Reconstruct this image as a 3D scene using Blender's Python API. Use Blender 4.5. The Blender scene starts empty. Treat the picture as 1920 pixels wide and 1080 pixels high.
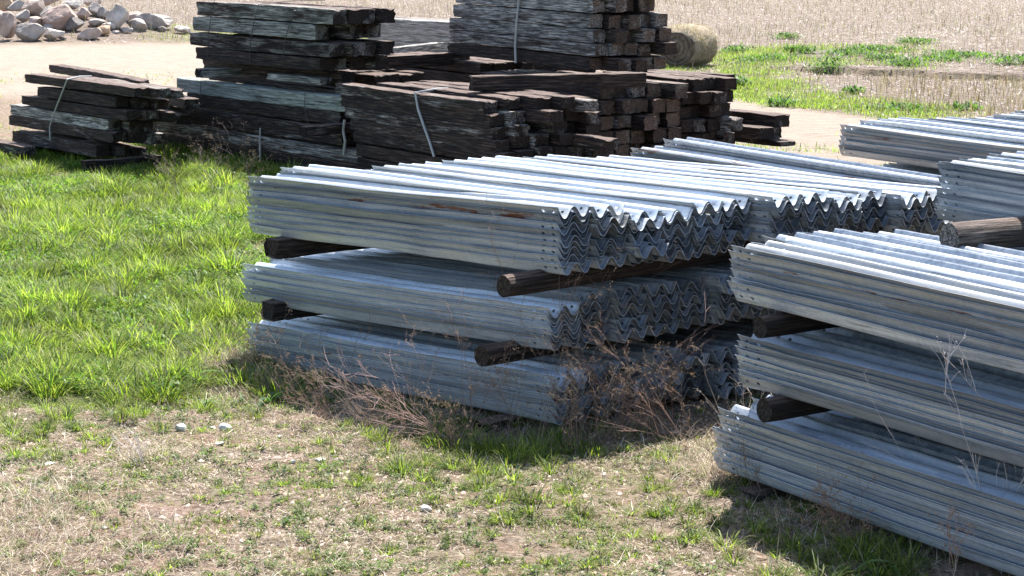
import bpy, math, random
import numpy as np
from mathutils import Vector, Matrix

random.seed(7)
RNG = np.random.default_rng(11)
scene = bpy.context.scene

# ------------------------------------------------------------------ camera, sky, sun, exposure
CAMH = 3.7
F = 3800.0                       # focal length in pixels of a 1920 wide frame
PITCH = math.radians(10.42)
cam_d = bpy.data.cameras.new("camera")
cam_d.sensor_width = 36.0
cam_d.lens = F / 1920.0 * 36.0
cam_d.clip_start = 0.1
cam_d.clip_end = 3000.0
cam = bpy.data.objects.new("camera", cam_d)
scene.collection.objects.link(cam)
cam.location = (0, 0, CAMH)
cam.rotation_euler = (math.radians(90) - PITCH, 0, 0)
scene.camera = cam

SUN_DIR = Vector((0.25, 1.06, 1.68)).normalized()
elev = math.asin(SUN_DIR.z)
azim = math.atan2(SUN_DIR.x, SUN_DIR.y)
world = bpy.data.worlds.new("World")
scene.world = world
world.use_nodes = True
wn = world.node_tree
bg = wn.nodes.get("Background") or wn.nodes.new("ShaderNodeBackground")
sky = wn.nodes.new("ShaderNodeTexSky")
sky.sky_type = 'NISHITA'
sky.sun_disc = False
sky.sun_elevation = elev
sky.sun_rotation = azim
sky.air_density = 1.0
sky.dust_density = 1.2
wn.links.new(sky.outputs[0], bg.inputs[0])
bg.inputs[1].default_value = 0.108
sun_d = bpy.data.lights.new("sun", 'SUN')
sun_d.energy = 5.0
sun_d.angle = math.radians(0.5)
sun_d.color = (1.0, 0.965, 0.91)
sun = bpy.data.objects.new("sun", sun_d)
scene.collection.objects.link(sun)
sun.rotation_euler = (-SUN_DIR).to_track_quat('-Z', 'Y').to_euler()
scene.view_settings.view_transform = 'Standard'
scene.view_settings.look = 'None'
scene.view_settings.gamma = 1.0
scene.view_settings.exposure = 1.46

# ------------------------------------------------------------------ geometry helpers
SP, CP = math.sin(PITCH), math.cos(PITCH)

def ray(px, py):
    a = (px - 960.0) / F
    d = (py - 540.0) / F
    return Vector((a, CP - d * SP, -SP - d * CP))

def W(px, py, Z):
    return Vector((0, 0, CAMH)) + ray(px, py) * Z

def G(px, py, z=0.0):
    r = ray(px, py)
    return Vector((0, 0, CAMH)) + r * ((CAMH - z) / -r.z)

def topix(x, y, z):
    dz = z - CAMH
    zc = y * CP - dz * SP
    dn = -y * SP - dz * CP
    return 960 + F * x / zc, 540 + F * dn / zc

def vpdir(vx, vy):
    return ray(vx, vy).normalized()

def axes(vx, vy):
    A = vpdir(vx, vy)                       # towards the far end
    B = Vector((A.y, -A.x, 0)).normalized()  # towards the back of the stack
    N = B.cross(A).normalized()
    return A, B, N

def hit(O, A, B, u, px, py):
    """point of the ray through (px,py) in the vertical plane at depth u of a stack"""
    r = ray(px, py)
    ax, ay = A.x, A.y
    ox, oy = O.x + u * B.x, O.y + u * B.y
    det = r.x * (-ay) + ax * r.y
    t = (ox * (-ay) + ax * oy) / det
    s = (r.x * oy - r.y * ox) / det
    return Vector((0, 0, CAMH)) + r * t, s

ORD = ['first', 'second', 'third', 'fourth', 'fifth', 'sixth', 'seventh', 'eighth', 'ninth', 'tenth',
       'eleventh', 'twelfth', 'thirteenth', 'fourteenth', 'fifteenth', 'sixteenth', 'seventeenth', 'eighteenth']

def link(o, parent=None):
    scene.collection.objects.link(o)
    if parent is not None:
        o.parent = parent
    return o

def tag(o, label=None, cat=None, group=None, kind=None):
    if label: o['label'] = label
    if cat: o['category'] = cat
    if group: o['group'] = group
    if kind: o['kind'] = kind
    return o

def empty(name, loc):
    o = bpy.data.objects.new(name, None)
    o.empty_display_size = 0.1
    o.location = loc
    return link(o)

def pymesh(name, verts, faces, mats, fmat=None, smooth=False):
    me = bpy.data.meshes.new(name)
    me.from_pydata(verts, [], faces)
    for m in mats: me.materials.append(m)
    if fmat is not None: me.polygons.foreach_set('material_index', fmat)
    if smooth: me.polygons.foreach_set('use_smooth', [True] * len(me.polygons))
    me.update()
    return me

def frame_matrix(pos, A, B, N):
    """local x = from the far end to the near end, y = towards the back, z = up"""
    X = -A
    m = Matrix((( X.x, B.x, N.x, pos.x), (X.y, B.y, N.y, pos.y), (X.z, B.z, N.z, pos.z), (0, 0, 0, 1)))
    return m

def npmesh(name, V, quads=None, tris=None, mat=None, col=None, smooth=False):
    me = bpy.data.meshes.new(name)
    nq = 0 if quads is None else len(quads)
    nt = 0 if tris is None else len(tris)
    me.vertices.add(len(V))
    me.vertices.foreach_set('co', V.astype(np.float32).ravel())
    loops = []
    if nq: loops.append(quads.ravel())
    if nt: loops.append(tris.ravel())
    loops = np.concatenate(loops).astype(np.int32)
    me.loops.add(len(loops))
    me.loops.foreach_set('vertex_index', loops)
    me.polygons.add(nq + nt)
    starts = np.concatenate([np.arange(nq) * 4, nq * 4 + np.arange(nt) * 3]).astype(np.int32)
    me.polygons.foreach_set('loop_start', starts)
    if smooth: me.polygons.foreach_set('use_smooth', np.ones(nq + nt, dtype=bool))
    if mat: me.materials.append(mat)
    me.update(calc_edges=True)
    if col is not None:
        at = me.color_attributes.new('tint', 'FLOAT_COLOR', 'POINT')
        c4 = np.ones((len(V), 4), dtype=np.float32)
        c4[:, :3] = col
        at.data.foreach_set('color', c4.ravel())
    return me

_tabs = {}
def vnoise(x, y, scale, seed=0):
    """value noise 0..1"""
    if seed not in _tabs:
        _tabs[seed] = np.random.default_rng(seed + 100).random((256, 256))
    T = _tabs[seed]
    x = np.asarray(x) * scale; y = np.asarray(y) * scale
    xi = np.floor(x).astype(int); yi = np.floor(y).astype(int)
    fx = x - xi; fy = y - yi
    fx = fx * fx * (3 - 2 * fx); fy = fy * fy * (3 - 2 * fy)
    a = T[xi & 255, yi & 255]; b = T[(xi + 1) & 255, yi & 255]
    c = T[xi & 255, (yi + 1) & 255]; d = T[(xi + 1) & 255, (yi + 1) & 255]
    return (a * (1 - fx) + b * fx) * (1 - fy) + (c * (1 - fx) + d * fx) * fy

def fbm(x, y, scale, seed=0, octv=4):
    s = 0; a = 0.5; t = 0
    for i in range(octv):
        s = s + a * vnoise(x, y, scale * 2 ** i, seed + i); t += a; a *= 0.55
    return s / t

def sstep(a, b, x):
    t = np.clip((x - a) / (b - a), 0, 1)
    return t * t * (3 - 2 * t)

# ------------------------------------------------------------------ materials
def newmat(name):
    m = bpy.data.materials.new(name)
    m.use_nodes = True
    nt = m.node_tree
    for n in list(nt.nodes): nt.nodes.remove(n)
    out = nt.nodes.new('ShaderNodeOutputMaterial')
    b = nt.nodes.new('ShaderNodeBsdfPrincipled')
    nt.links.new(b.outputs[0], out.inputs[0])
    return m, nt, b, out

def nd(nt, t, **kw):
    n = nt.nodes.new(t)
    for k, v in kw.items(): setattr(n, k, v)
    return n

def noise(nt, vec, scale, detail=4, rough=0.55, w=None):
    n = nd(nt, 'ShaderNodeTexNoise')
    n.inputs['Scale'].default_value = scale
    n.inputs['Detail'].default_value = detail
    n.inputs['Roughness'].default_value = rough
    if vec is not None: nt.links.new(vec, n.inputs['Vector'])
    return n.outputs['Fac']

def ramp(nt, fac, stops):
    n = nd(nt, 'ShaderNodeValToRGB')
    e = n.color_ramp.elements
    e[0].position, e[0].color = stops[0][0], (*stops[0][1], 1)
    e[1].position, e[1].color = stops[-1][0], (*stops[-1][1], 1)
    for p, c in stops[1:-1]:
        k = e.new(p); k.color = (*c, 1)
    nt.links.new(fac, n.inputs[0])
    return n.outputs[0]

def rampf(nt, fac, a, b):
    n = nd(nt, 'ShaderNodeMapRange')
    n.inputs['From Min'].default_value = a
    n.inputs['From Max'].default_value = b
    nt.links.new(fac, n.inputs['Value'])
    return n.outputs[0]

def mix(nt, fac, a, b, mode='MIX'):
    n = nd(nt, 'ShaderNodeMix', data_type='RGBA', blend_type=mode)
    for s, v in ((n.inputs[0], fac), (n.inputs[6], a), (n.inputs[7], b)):
        if isinstance(v, (int, float)): s.default_value = v
        elif isinstance(v, tuple): s.default_value = (*v, 1)
        else: nt.links.new(v, s)
    return n.outputs[2]

def math_(nt, op, a, b=0.0):
    n = nd(nt, 'ShaderNodeMath', operation=op)
    for s, v in ((n.inputs[0], a), (n.inputs[1], b)):
        if isinstance(v, (int, float)): s.default_value = v
        else: nt.links.new(v, s)
    return n.outputs[0]

def mapping(nt, vec, scale, loc=None):
    n = nd(nt, 'ShaderNodeMapping')
    n.inputs['Scale'].default_value = scale
    nt.links.new(vec, n.inputs['Vector'])
    if loc is not None: nt.links.new(loc, n.inputs['Location'])
    return n.outputs[0]

def bump(nt, b, h, strength, dist=0.01):
    n = nd(nt, 'ShaderNodeBump')
    n.inputs['Strength'].default_value = strength
    n.inputs['Distance'].default_value = dist
    nt.links.new(h, n.inputs['Height'])
    nt.links.new(n.outputs[0], b.inputs['Normal'])

def mat_galv():
    m, nt, b, _ = newmat('galvanized steel')
    tc = nd(nt, 'ShaderNodeTexCoord'); oi = nd(nt, 'ShaderNodeObjectInfo')
    sep = nd(nt, 'ShaderNodeSeparateColor'); nt.links.new(oi.outputs['Color'], sep.inputs[0])
    off = nd(nt, 'ShaderNodeCombineXYZ')
    r37 = math_(nt, 'MULTIPLY', oi.outputs['Random'], 37.0)
    for i in range(3): nt.links.new(r37, off.inputs[i])
    o = tc.outputs['Object']
    streak = noise(nt, mapping(nt, o, (0.8, 14, 14), off.outputs[0]), 1.6, 5, 0.6)
    blot = noise(nt, mapping(nt, o, (1.2, 3.5, 3.5), off.outputs[0]), 1.5, 4)
    span = nd(nt, 'ShaderNodeTexVoronoi'); span.inputs['Scale'].default_value = 75
    nt.links.new(mapping(nt, o, (0.7, 1, 1)), span.inputs['Vector'])
    cross = noise(nt, mapping(nt, o, (34, 2, 2), off.outputs[0]), 1.0, 3)
    c1 = ramp(nt, streak, [(0.28, (0.23, 0.27, 0.325)), (0.5, (0.43, 0.475, 0.53)), (0.72, (0.59, 0.62, 0.655))])
    warm = mix(nt, rampf(nt, blot, 0.35, 0.7), c1, (0.50, 0.475, 0.40))
    c2 = mix(nt, math_(nt, 'MULTIPLY', rampf(nt, oi.outputs['Random'], 0.45, 0.75), 0.7), c1, warm)
    sp = nd(nt, 'ShaderNodeSeparateColor'); nt.links.new(span.outputs['Color'], sp.inputs[0])
    c3 = mix(nt, math_(nt, 'MULTIPLY', rampf(nt, sp.outputs[0], 0.55, 1.0), 0.30), c2, (0.62, 0.63, 0.65))
    c3 = mix(nt, math_(nt, 'MULTIPLY', rampf(nt, cross, 0.5, 0.8), 0.28), c3, (0.20, 0.225, 0.245))
    dirt = noise(nt, mapping(nt, o, (0.9, 22, 22), off.outputs[0]), 2.3, 6, 0.7)
    c3 = mix(nt, math_(nt, 'MULTIPLY', rampf(nt, dirt, 0.56, 0.70), 0.75), c3, (0.10, 0.105, 0.095))
    wr = noise(nt, mapping(nt, o, (2.2, 7, 7), off.outputs[0]), 2.4, 8, 0.75)
    c3 = mix(nt, math_(nt, 'MULTIPLY', rampf(nt, wr, 0.57, 0.70), 0.55), c3, (0.70, 0.71, 0.71))
    rr_ = math_(nt, 'FRACT', math_(nt, 'MULTIPLY', oi.outputs['Random'], 17.3))
    bright = math_(nt, 'MULTIPLY_ADD', rr_, 0.72)
    nt.nodes[-1].inputs[2].default_value = 0.58
    mul = nd(nt, 'ShaderNodeVectorMath', operation='SCALE')
    nt.links.new(c3, mul.inputs[0]); nt.links.new(bright, mul.inputs['Scale'])
    rn = noise(nt, mapping(nt, o, (1.3, 9, 9), off.outputs[0]), 1.5, 7, 0.72)
    thr = math_(nt, 'SUBTRACT', 0.80, math_(nt, 'MULTIPLY', sep.outputs[0], 0.25))
    rf = math_(nt, 'MULTIPLY', math_(nt, 'SUBTRACT', rn, thr), 14.0)
    rc = nd(nt, 'ShaderNodeClamp'); nt.links.new(rf, rc.inputs[0])
    fine = noise(nt, o, 60, 4)
    rcol = ramp(nt, fine, [(0.3, (0.06, 0.025, 0.015)), (0.7, (0.24, 0.085, 0.04))])
    c4 = mix(nt, rc.outputs[0], mul.outputs[0], rcol)
    nt.links.new(c4, b.inputs['Base Color'])
    nt.links.new(math_(nt, 'MULTIPLY', math_(nt, 'SUBTRACT', 1.0, rc.outputs[0]), 0.30), b.inputs['Metallic'])
    nt.links.new(math_(nt, 'ADD', math_(nt, 'MULTIPLY', blot, 0.28), 0.32), b.inputs['Roughness'])
    bump(nt, b, math_(nt, 'ADD', fine, math_(nt, 'MULTIPLY', dirt, 0.6)), 0.12, 0.004)
    return m

def mat_wood(name, dark, mid, light, grey=0.5, ends=False):
    m, nt, b, _ = newmat(name)
    tc = nd(nt, 'ShaderNodeTexCoord'); oi = nd(nt, 'ShaderNodeObjectInfo')
    sep = nd(nt, 'ShaderNodeSeparateColor'); nt.links.new(oi.outputs['Color'], sep.inputs[0])
    off = nd(nt, 'ShaderNodeCombineXYZ')
    r = math_(nt, 'MULTIPLY', oi.outputs['Random'], 53.0)
    for i in range(3): nt.links.new(r, off.inputs[i])
    o = tc.outputs['Object']
    if ends:
        g = noise(nt, mapping(nt, o, (30, 30, 30), off.outputs[0]), 1.5, 5, 0.65)
        big = noise(nt, mapping(nt, o, (5, 5, 5), off.outputs[0]), 1.0, 3)
    else:
        g = noise(nt, mapping(nt, o, (1.3, 26, 26), off.outputs[0]), 2.0, 7, 0.68)
        big = math_(nt, 'ADD', math_(nt, 'MULTIPLY', noise(nt, mapping(nt, o, (0.8, 6, 6), off.outputs[0]), 1.6, 5, 0.65), 0.6), math_(nt, 'MULTIPLY', noise(nt, mapping(nt, o, (1.2, 30, 30), off.outputs[0]), 3.0, 6, 0.7), 0.4))
    c = ramp(nt, g, [(0.32, dark), (0.5, mid), (0.72, light)])
    ra = math_(nt, 'FRACT', math_(nt, 'MULTIPLY', oi.outputs['Random'], 11.7))
    if ends:
        c = mix(nt, oi.outputs['Alpha'], c, ramp(nt, g, [(0.28, (0.03, 0.02, 0.015)), (0.5, (0.115, 0.078, 0.058)), (0.75, (0.24, 0.18, 0.14))]))
    else:
        c = mix(nt, math_(nt, 'MULTIPLY', rampf(nt, ra, 0.25, 0.9), 0.75), c, ramp(nt, g, [(0.32, (0.008, 0.005, 0.004)), (0.5, (0.04, 0.027, 0.021)), (0.72, (0.17, 0.12, 0.092))]))
    crack = noise(nt, mapping(nt, o, (0.9, 30, 30), off.outputs[0]), 2.6, 5, 0.6)
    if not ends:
        # dusty brown upper faces, painted lighter so that they look sunlit
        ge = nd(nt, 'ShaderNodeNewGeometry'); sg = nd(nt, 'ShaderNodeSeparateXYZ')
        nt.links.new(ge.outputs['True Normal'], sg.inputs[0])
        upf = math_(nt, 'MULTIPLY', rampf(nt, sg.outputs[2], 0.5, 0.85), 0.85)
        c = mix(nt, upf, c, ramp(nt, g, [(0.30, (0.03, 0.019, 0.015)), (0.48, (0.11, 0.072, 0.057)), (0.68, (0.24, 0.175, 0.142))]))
    # weathered grey film: amount from the object's own colour
    thr = math_(nt, 'SUBTRACT', 0.74, math_(nt, 'MULTIPLY', sep.outputs[0], 0.42))
    gf = nd(nt, 'ShaderNodeClamp')
    nt.links.new(math_(nt, 'MULTIPLY', math_(nt, 'SUBTRACT', big, thr), 7.0), gf.inputs[0])
    gr = ramp(nt, g, [(0.34, (0.03, 0.028, 0.026)), (0.48, (0.19, 0.18, 0.165)), (0.62, (0.60, 0.575, 0.535))])
    grn = mix(nt, sep.outputs[1], gr, mix(nt, 0.55, gr, (0.26, 0.31, 0.27)))
    c = mix(nt, math_(nt, 'MULTIPLY', gf.outputs[0], grey), c, grn)
    c = mix(nt, math_(nt, 'MULTIPLY', sep.outputs[2], 0.8), c, ramp(nt, g, [(0.3, (0.22, 0.195, 0.175)), (0.7, (0.58, 0.54, 0.49))]))
    c = mix(nt, math_(nt, 'MULTIPLY', rampf(nt, crack, 0.60, 0.70), 0.9), c, (0.008, 0.007, 0.007))
    nt.links.new(c, b.inputs['Base Color'])
    b.inputs['Roughness'].default_value = 0.8
    b.inputs['Specular IOR Level'].default_value = 0.25
    h = math_(nt, 'SUBTRACT', g, math_(nt, 'MULTIPLY', rampf(nt, crack, 0.58, 0.70), 1.3))
    bump(nt, b, h, 0.9, 0.02)
    return m

def mat_blade(name, trans=0.45, rough=0.55, tint=(1, 1, 1), spec=0.3):
    m, nt, b, out = newmat(name)
    at = nd(nt, 'ShaderNodeAttribute', attribute_name='tint')
    c = mix(nt, 1.0, at.outputs['Color'], tint, 'MULTIPLY')
    nt.links.new(c, b.inputs['Base Color'])
    b.inputs['Roughness'].default_value = rough
    b.inputs['Specular IOR Level'].default_value = spec
    if trans > 0:
        tr = nd(nt, 'ShaderNodeBsdfTranslucent')
        tcol = mix(nt, 1.0, c, (1.22, 1.42, 0.75), 'MULTIPLY')
        nt.links.new(tcol, tr.inputs['Color'])
        ms = nd(nt, 'ShaderNodeMixShader'); ms.inputs[0].default_value = trans
        nt.links.new(b.outputs[0], ms.inputs[1]); nt.links.new(tr.outputs[0], ms.inputs[2])
        nt.links.new(ms.outputs[0], out.inputs[0])
    return m

def mat_plain(name, c1, c2, scale=8, rough=0.8, b_str=0.3, dist=0.02, metal=0.0):
    m, nt, b, _ = newmat(name)
    tc = nd(nt, 'ShaderNodeTexCoord')
    n = noise(nt, tc.outputs['Object'], scale, 6, 0.65)
    n2 = noise(nt, tc.outputs['Object'], scale * 0.3, 3)
    oi = nd(nt, 'ShaderNodeObjectInfo')
    c = ramp(nt, math_(nt, 'ADD', math_(nt, 'MULTIPLY', n, 0.6), math_(nt, 'MULTIPLY', n2, 0.4)), [(0.32, c1), (0.68, c2)])
    nt.links.new(mix(nt, 1.0, c, oi.outputs['Color'], 'MULTIPLY'), b.inputs['Base Color'])
    b.inputs['Roughness'].default_value = rough
    b.inputs['Metallic'].default_value = metal
    bump(nt, b, n, b_str, dist)
    return m

def mat_ground():
    m, nt, b, _ = newmat('soil')
    tc = nd(nt, 'ShaderNodeTexCoord')
    o = tc.outputs['Object']
    at = nd(nt, 'ShaderNodeAttribute', attribute_name='tint')
    sep = nd(nt, 'ShaderNodeSeparateColor'); nt.links.new(at.outputs['Color'], sep.inputs[0])
    lush, road, field = sep.outputs[0], sep.outputs[1], sep.outputs[2]
    n1 = noise(nt, o, 3.0, 8, 0.62); n2 = noise(nt, o, 22.0, 7, 0.7); n3 = noise(nt, o, 0.6, 4)
    n4 = noise(nt, mapping(nt, o, (0.7, 4.5, 1.0)), 2.6, 9, 0.74)
    dirt = ramp(nt, n2, [(0.30, (0.055, 0.036, 0.027)), (0.46, (0.20, 0.145, 0.108)), (0.66, (0.42, 0.335, 0.27))])
    red = mix(nt, math_(nt, 'MULTIPLY', rampf(nt, n1, 0.5, 0.68), 0.6), dirt, (0.31, 0.175, 0.13))
    moss = mix(nt, math_(nt, 'MULTIPLY', rampf(nt, n3, 0.42, 0.6), 0.2), red, (0.17, 0.19, 0.07))
    c = mix(nt, lush, moss, mix(nt, rampf(nt, n1, 0.4, 0.65), (0.085, 0.11, 0.03), (0.24, 0.21, 0.12)))
    rc = ramp(nt, n4, [(0.3, (0.21, 0.165, 0.125)), (0.5, (0.33, 0.27, 0.215)), (0.72, (0.44, 0.38, 0.32))])
    c = mix(nt, road, c, rc)
    fc = ramp(nt, n4, [(0.30, (0.065, 0.046, 0.035)), (0.46, (0.17, 0.13, 0.105)), (0.6, (0.28, 0.23, 0.195)), (0.8, (0.42, 0.37, 0.325))])
    c = mix(nt, field, c, fc)
    nt.links.new(c, b.inputs['Base Color'])
    b.inputs['Roughness'].default_value = 0.95
    b.inputs['Specular IOR Level'].default_value = 0.1
    bump(nt, b, math_(nt, 'ADD', n2, math_(nt, 'MULTIPLY', n1, 1.2)), 1.0, 0.06)
    return m

M_GALV = mat_galv()
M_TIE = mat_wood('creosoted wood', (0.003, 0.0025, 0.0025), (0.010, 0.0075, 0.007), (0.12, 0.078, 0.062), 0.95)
M_TIEEND = mat_wood('tie end grain', (0.004, 0.003, 0.003), (0.012, 0.0085, 0.007), (0.045, 0.033, 0.026), 0.4, True)
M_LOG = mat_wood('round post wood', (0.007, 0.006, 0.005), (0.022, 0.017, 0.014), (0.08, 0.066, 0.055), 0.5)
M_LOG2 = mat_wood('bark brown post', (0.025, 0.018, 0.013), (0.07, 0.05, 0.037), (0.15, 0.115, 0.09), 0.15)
M_STRAP = mat_plain('strap steel', (0.30, 0.31, 0.31), (0.42, 0.43, 0.42), 30, 0.5, 0.1, 0.002, 0.2)
M_WIRE = mat_plain('thin wire', (0.03, 0.03, 0.03), (0.08, 0.08, 0.085), 30, 0.5, 0.1, 0.002, 0.4)
M_ROCK = mat_plain('boulder stone', (0.16, 0.14, 0.13), (0.44, 0.40, 0.37), 3.2, 0.85, 0.9, 0.08)
M_STONE = mat_plain('pale stone', (0.38, 0.36, 0.32), (0.62, 0.60, 0.55), 20, 0.85, 0.5, 0.01)
M_SOIL = mat_ground()
M_GRASS = mat_blade('green grass', 0.52, 0.5, (1, 1, 1), 0.22)
M_DRY = mat_blade('dry straw', 0.25, 0.7)
M_TWIG = mat_blade('dry weed stalk', 0.0, 0.75)

# ------------------------------------------------------------------ ground
VPA = (-2200.0, 125.0)       # direction of the beams in the long stack (they dip to their far ends)
VPB = (-1600.0, -170.0)      # direction of the beams in the right-hand stacks

def gheight(x, y):
    x = np.asarray(x, dtype=float); y = np.asarray(y, dtype=float)
    h = -0.17 * np.exp(-(((x + 2.6) / 2.0) ** 2 + ((y - 17.8) / 3.2) ** 2))
    h = h + 0.10 * (fbm(x, y, 0.35, 3, 3) - 0.5) * sstep(60, 20, y)
    h = h + 0.05 * (fbm(x, y, 2.2, 9, 3) - 0.5) + 0.045 * (fbm(x, y, 6.5, 14, 2) - 0.5) * sstep(24, 16, y)
    # the low eroded bank in the field
    bx = sstep(5.2, 8.0, x)
    line = 49.0 - (x - 7.5) * 0.75 + 1.2 * (vnoise(x, x * 0, 0.9, 21) - 0.5) + 0.5 * (vnoise(x, x * 0, 3.1, 22) - 0.5)
    h = h + bx * (0.14 * sstep(0.0, 0.10, y - line) - 0.02 * np.exp(-((y - line + 0.25) / 0.4) ** 2)) * sstep(72, 56, y)
    # a slight mound below the heap of boulders
    h = h + 0.75 * np.exp(-(((x + 14.5) / 3.2) ** 2 + ((y - 65.0) / 3.0) ** 2))
    return h

def masks(x, y):
    """ground cover, from where a point lies: lush grass / bare track / stubble field"""
    px, py = topix(x, y, 0 * x)
    w1 = (fbm(x, y, 0.9, 31, 4) - 0.5)
    w2 = (fbm(x, y, 0.25, 41, 4) - 0.5)
    edge_low = 742 + w1 * 300 - np.clip(px, 0, 480) * 0.02
    lush = sstep(edge_low + 25, edge_low - 25, py) * sstep(620, 560, px + w1 * 60) * sstep(262, 290, py + w1 * 25 + np.where(px < 60, -20, 0))
    # track runs from far left to near right
    lo = 178 + px * 0.065 + w2 * 30
    hi = np.where(px < 700, 84 + px * 0.0, 84 + (px - 700) * 0.148) + w2 * 22
    track = sstep(hi - 8, hi + 8, py) * sstep(lo + 16, lo - 10, py)
    track = np.where(px > 1250, sstep(hi - 6, hi + 6, py) * sstep(320, 300, py), track)
    field = sstep(hi + 6, hi - 10, py) * sstep(33.0, 37.0, y)
    line = 49.0 - (x - 7.5) * 0.75 + 1.2 * (vnoise(x, x * 0, 0.9, 21) - 0.5) + 0.5 * (vnoise(x, x * 0, 3.1, 22) - 0.5)
    bank_shade = sstep(5.6, 8.0, x) * sstep(-0.22, -0.08, y - line) * sstep(0.22, 0.08, y - line)  # bank face: bare soil toned darker to stand in for its shade
    return np.maximum(lush, bank_shade * 0.35), track * (1 - bank_shade), field * (1 - 0.45 * bank_shade)

def build_ground():
    ys = [3.0]
    while ys[-1] < 900:
        y = ys[-1]
        if y < 10: d = 0.12
        elif y < 18: d = 0.035
        elif y < 32: d = 0.055
        elif y < 44: d = 0.16
        elif y < 56: d = 0.06
        elif y < 110: d = 0.4
        else: d = y * 0.06
        ys.append(y + d)
    ys = np.array(ys)
    nx = 420
    t = np.linspace(-1, 1, nx)
    t = np.sign(t) * (0.45 * np.abs(t) + 0.55 * np.abs(t) ** 4)
    Y, T = np.meshgrid(ys, t, indexing='ij')
    X = T * (Y * 0.75 + 6)
    Z = gheight(X, Y)
    V = np.stack([X, Y, Z], -1).reshape(-1, 3)
    ny = len(ys)
    i = np.arange((ny - 1) * nx).reshape(ny - 1, nx)[:, :-1].ravel()
    quads = np.stack([i, i + 1, i + nx + 1, i + nx], -1)
    l, r, f = masks(V[:, 0], V[:, 1])
    me = npmesh('ground', V, quads, None, M_SOIL, np.stack([l, r, f], -1), smooth=True)
    o = bpy.data.objects.new('ground', me); link(o)
    tag(o, kind='structure', label='dry soil ground with dirt track and stubble field')
build_ground()

def gz(x, y):
    return float(gheight(x, y))

# ------------------------------------------------------------------ guardrail beams
BL = 4.13
TH = 0.0032

def beam_profile():
    pts = [(-0.156, 0.006), (-0.149, 0.0), (-0.142, -0.012), (-0.122, -0.050), (-0.115, -0.062), (-0.107, -0.071), (-0.097, -0.0775),
           (-0.086, -0.079), (-0.075, -0.0762), (-0.065, -0.068), (-0.057, -0.057), (-0.033, -0.022), (-0.025, -0.012), (-0.017, -0.005),
           (-0.008, 0.0)]
    full = pts + [(0.0, 0.0015)] + [(-a, b) for a, b in reversed(pts)]
    return full
PROF = beam_profile()
WEBS = [2, 10, 19, 27]      # profile segments that are flat webs and carry the splice holes

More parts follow.
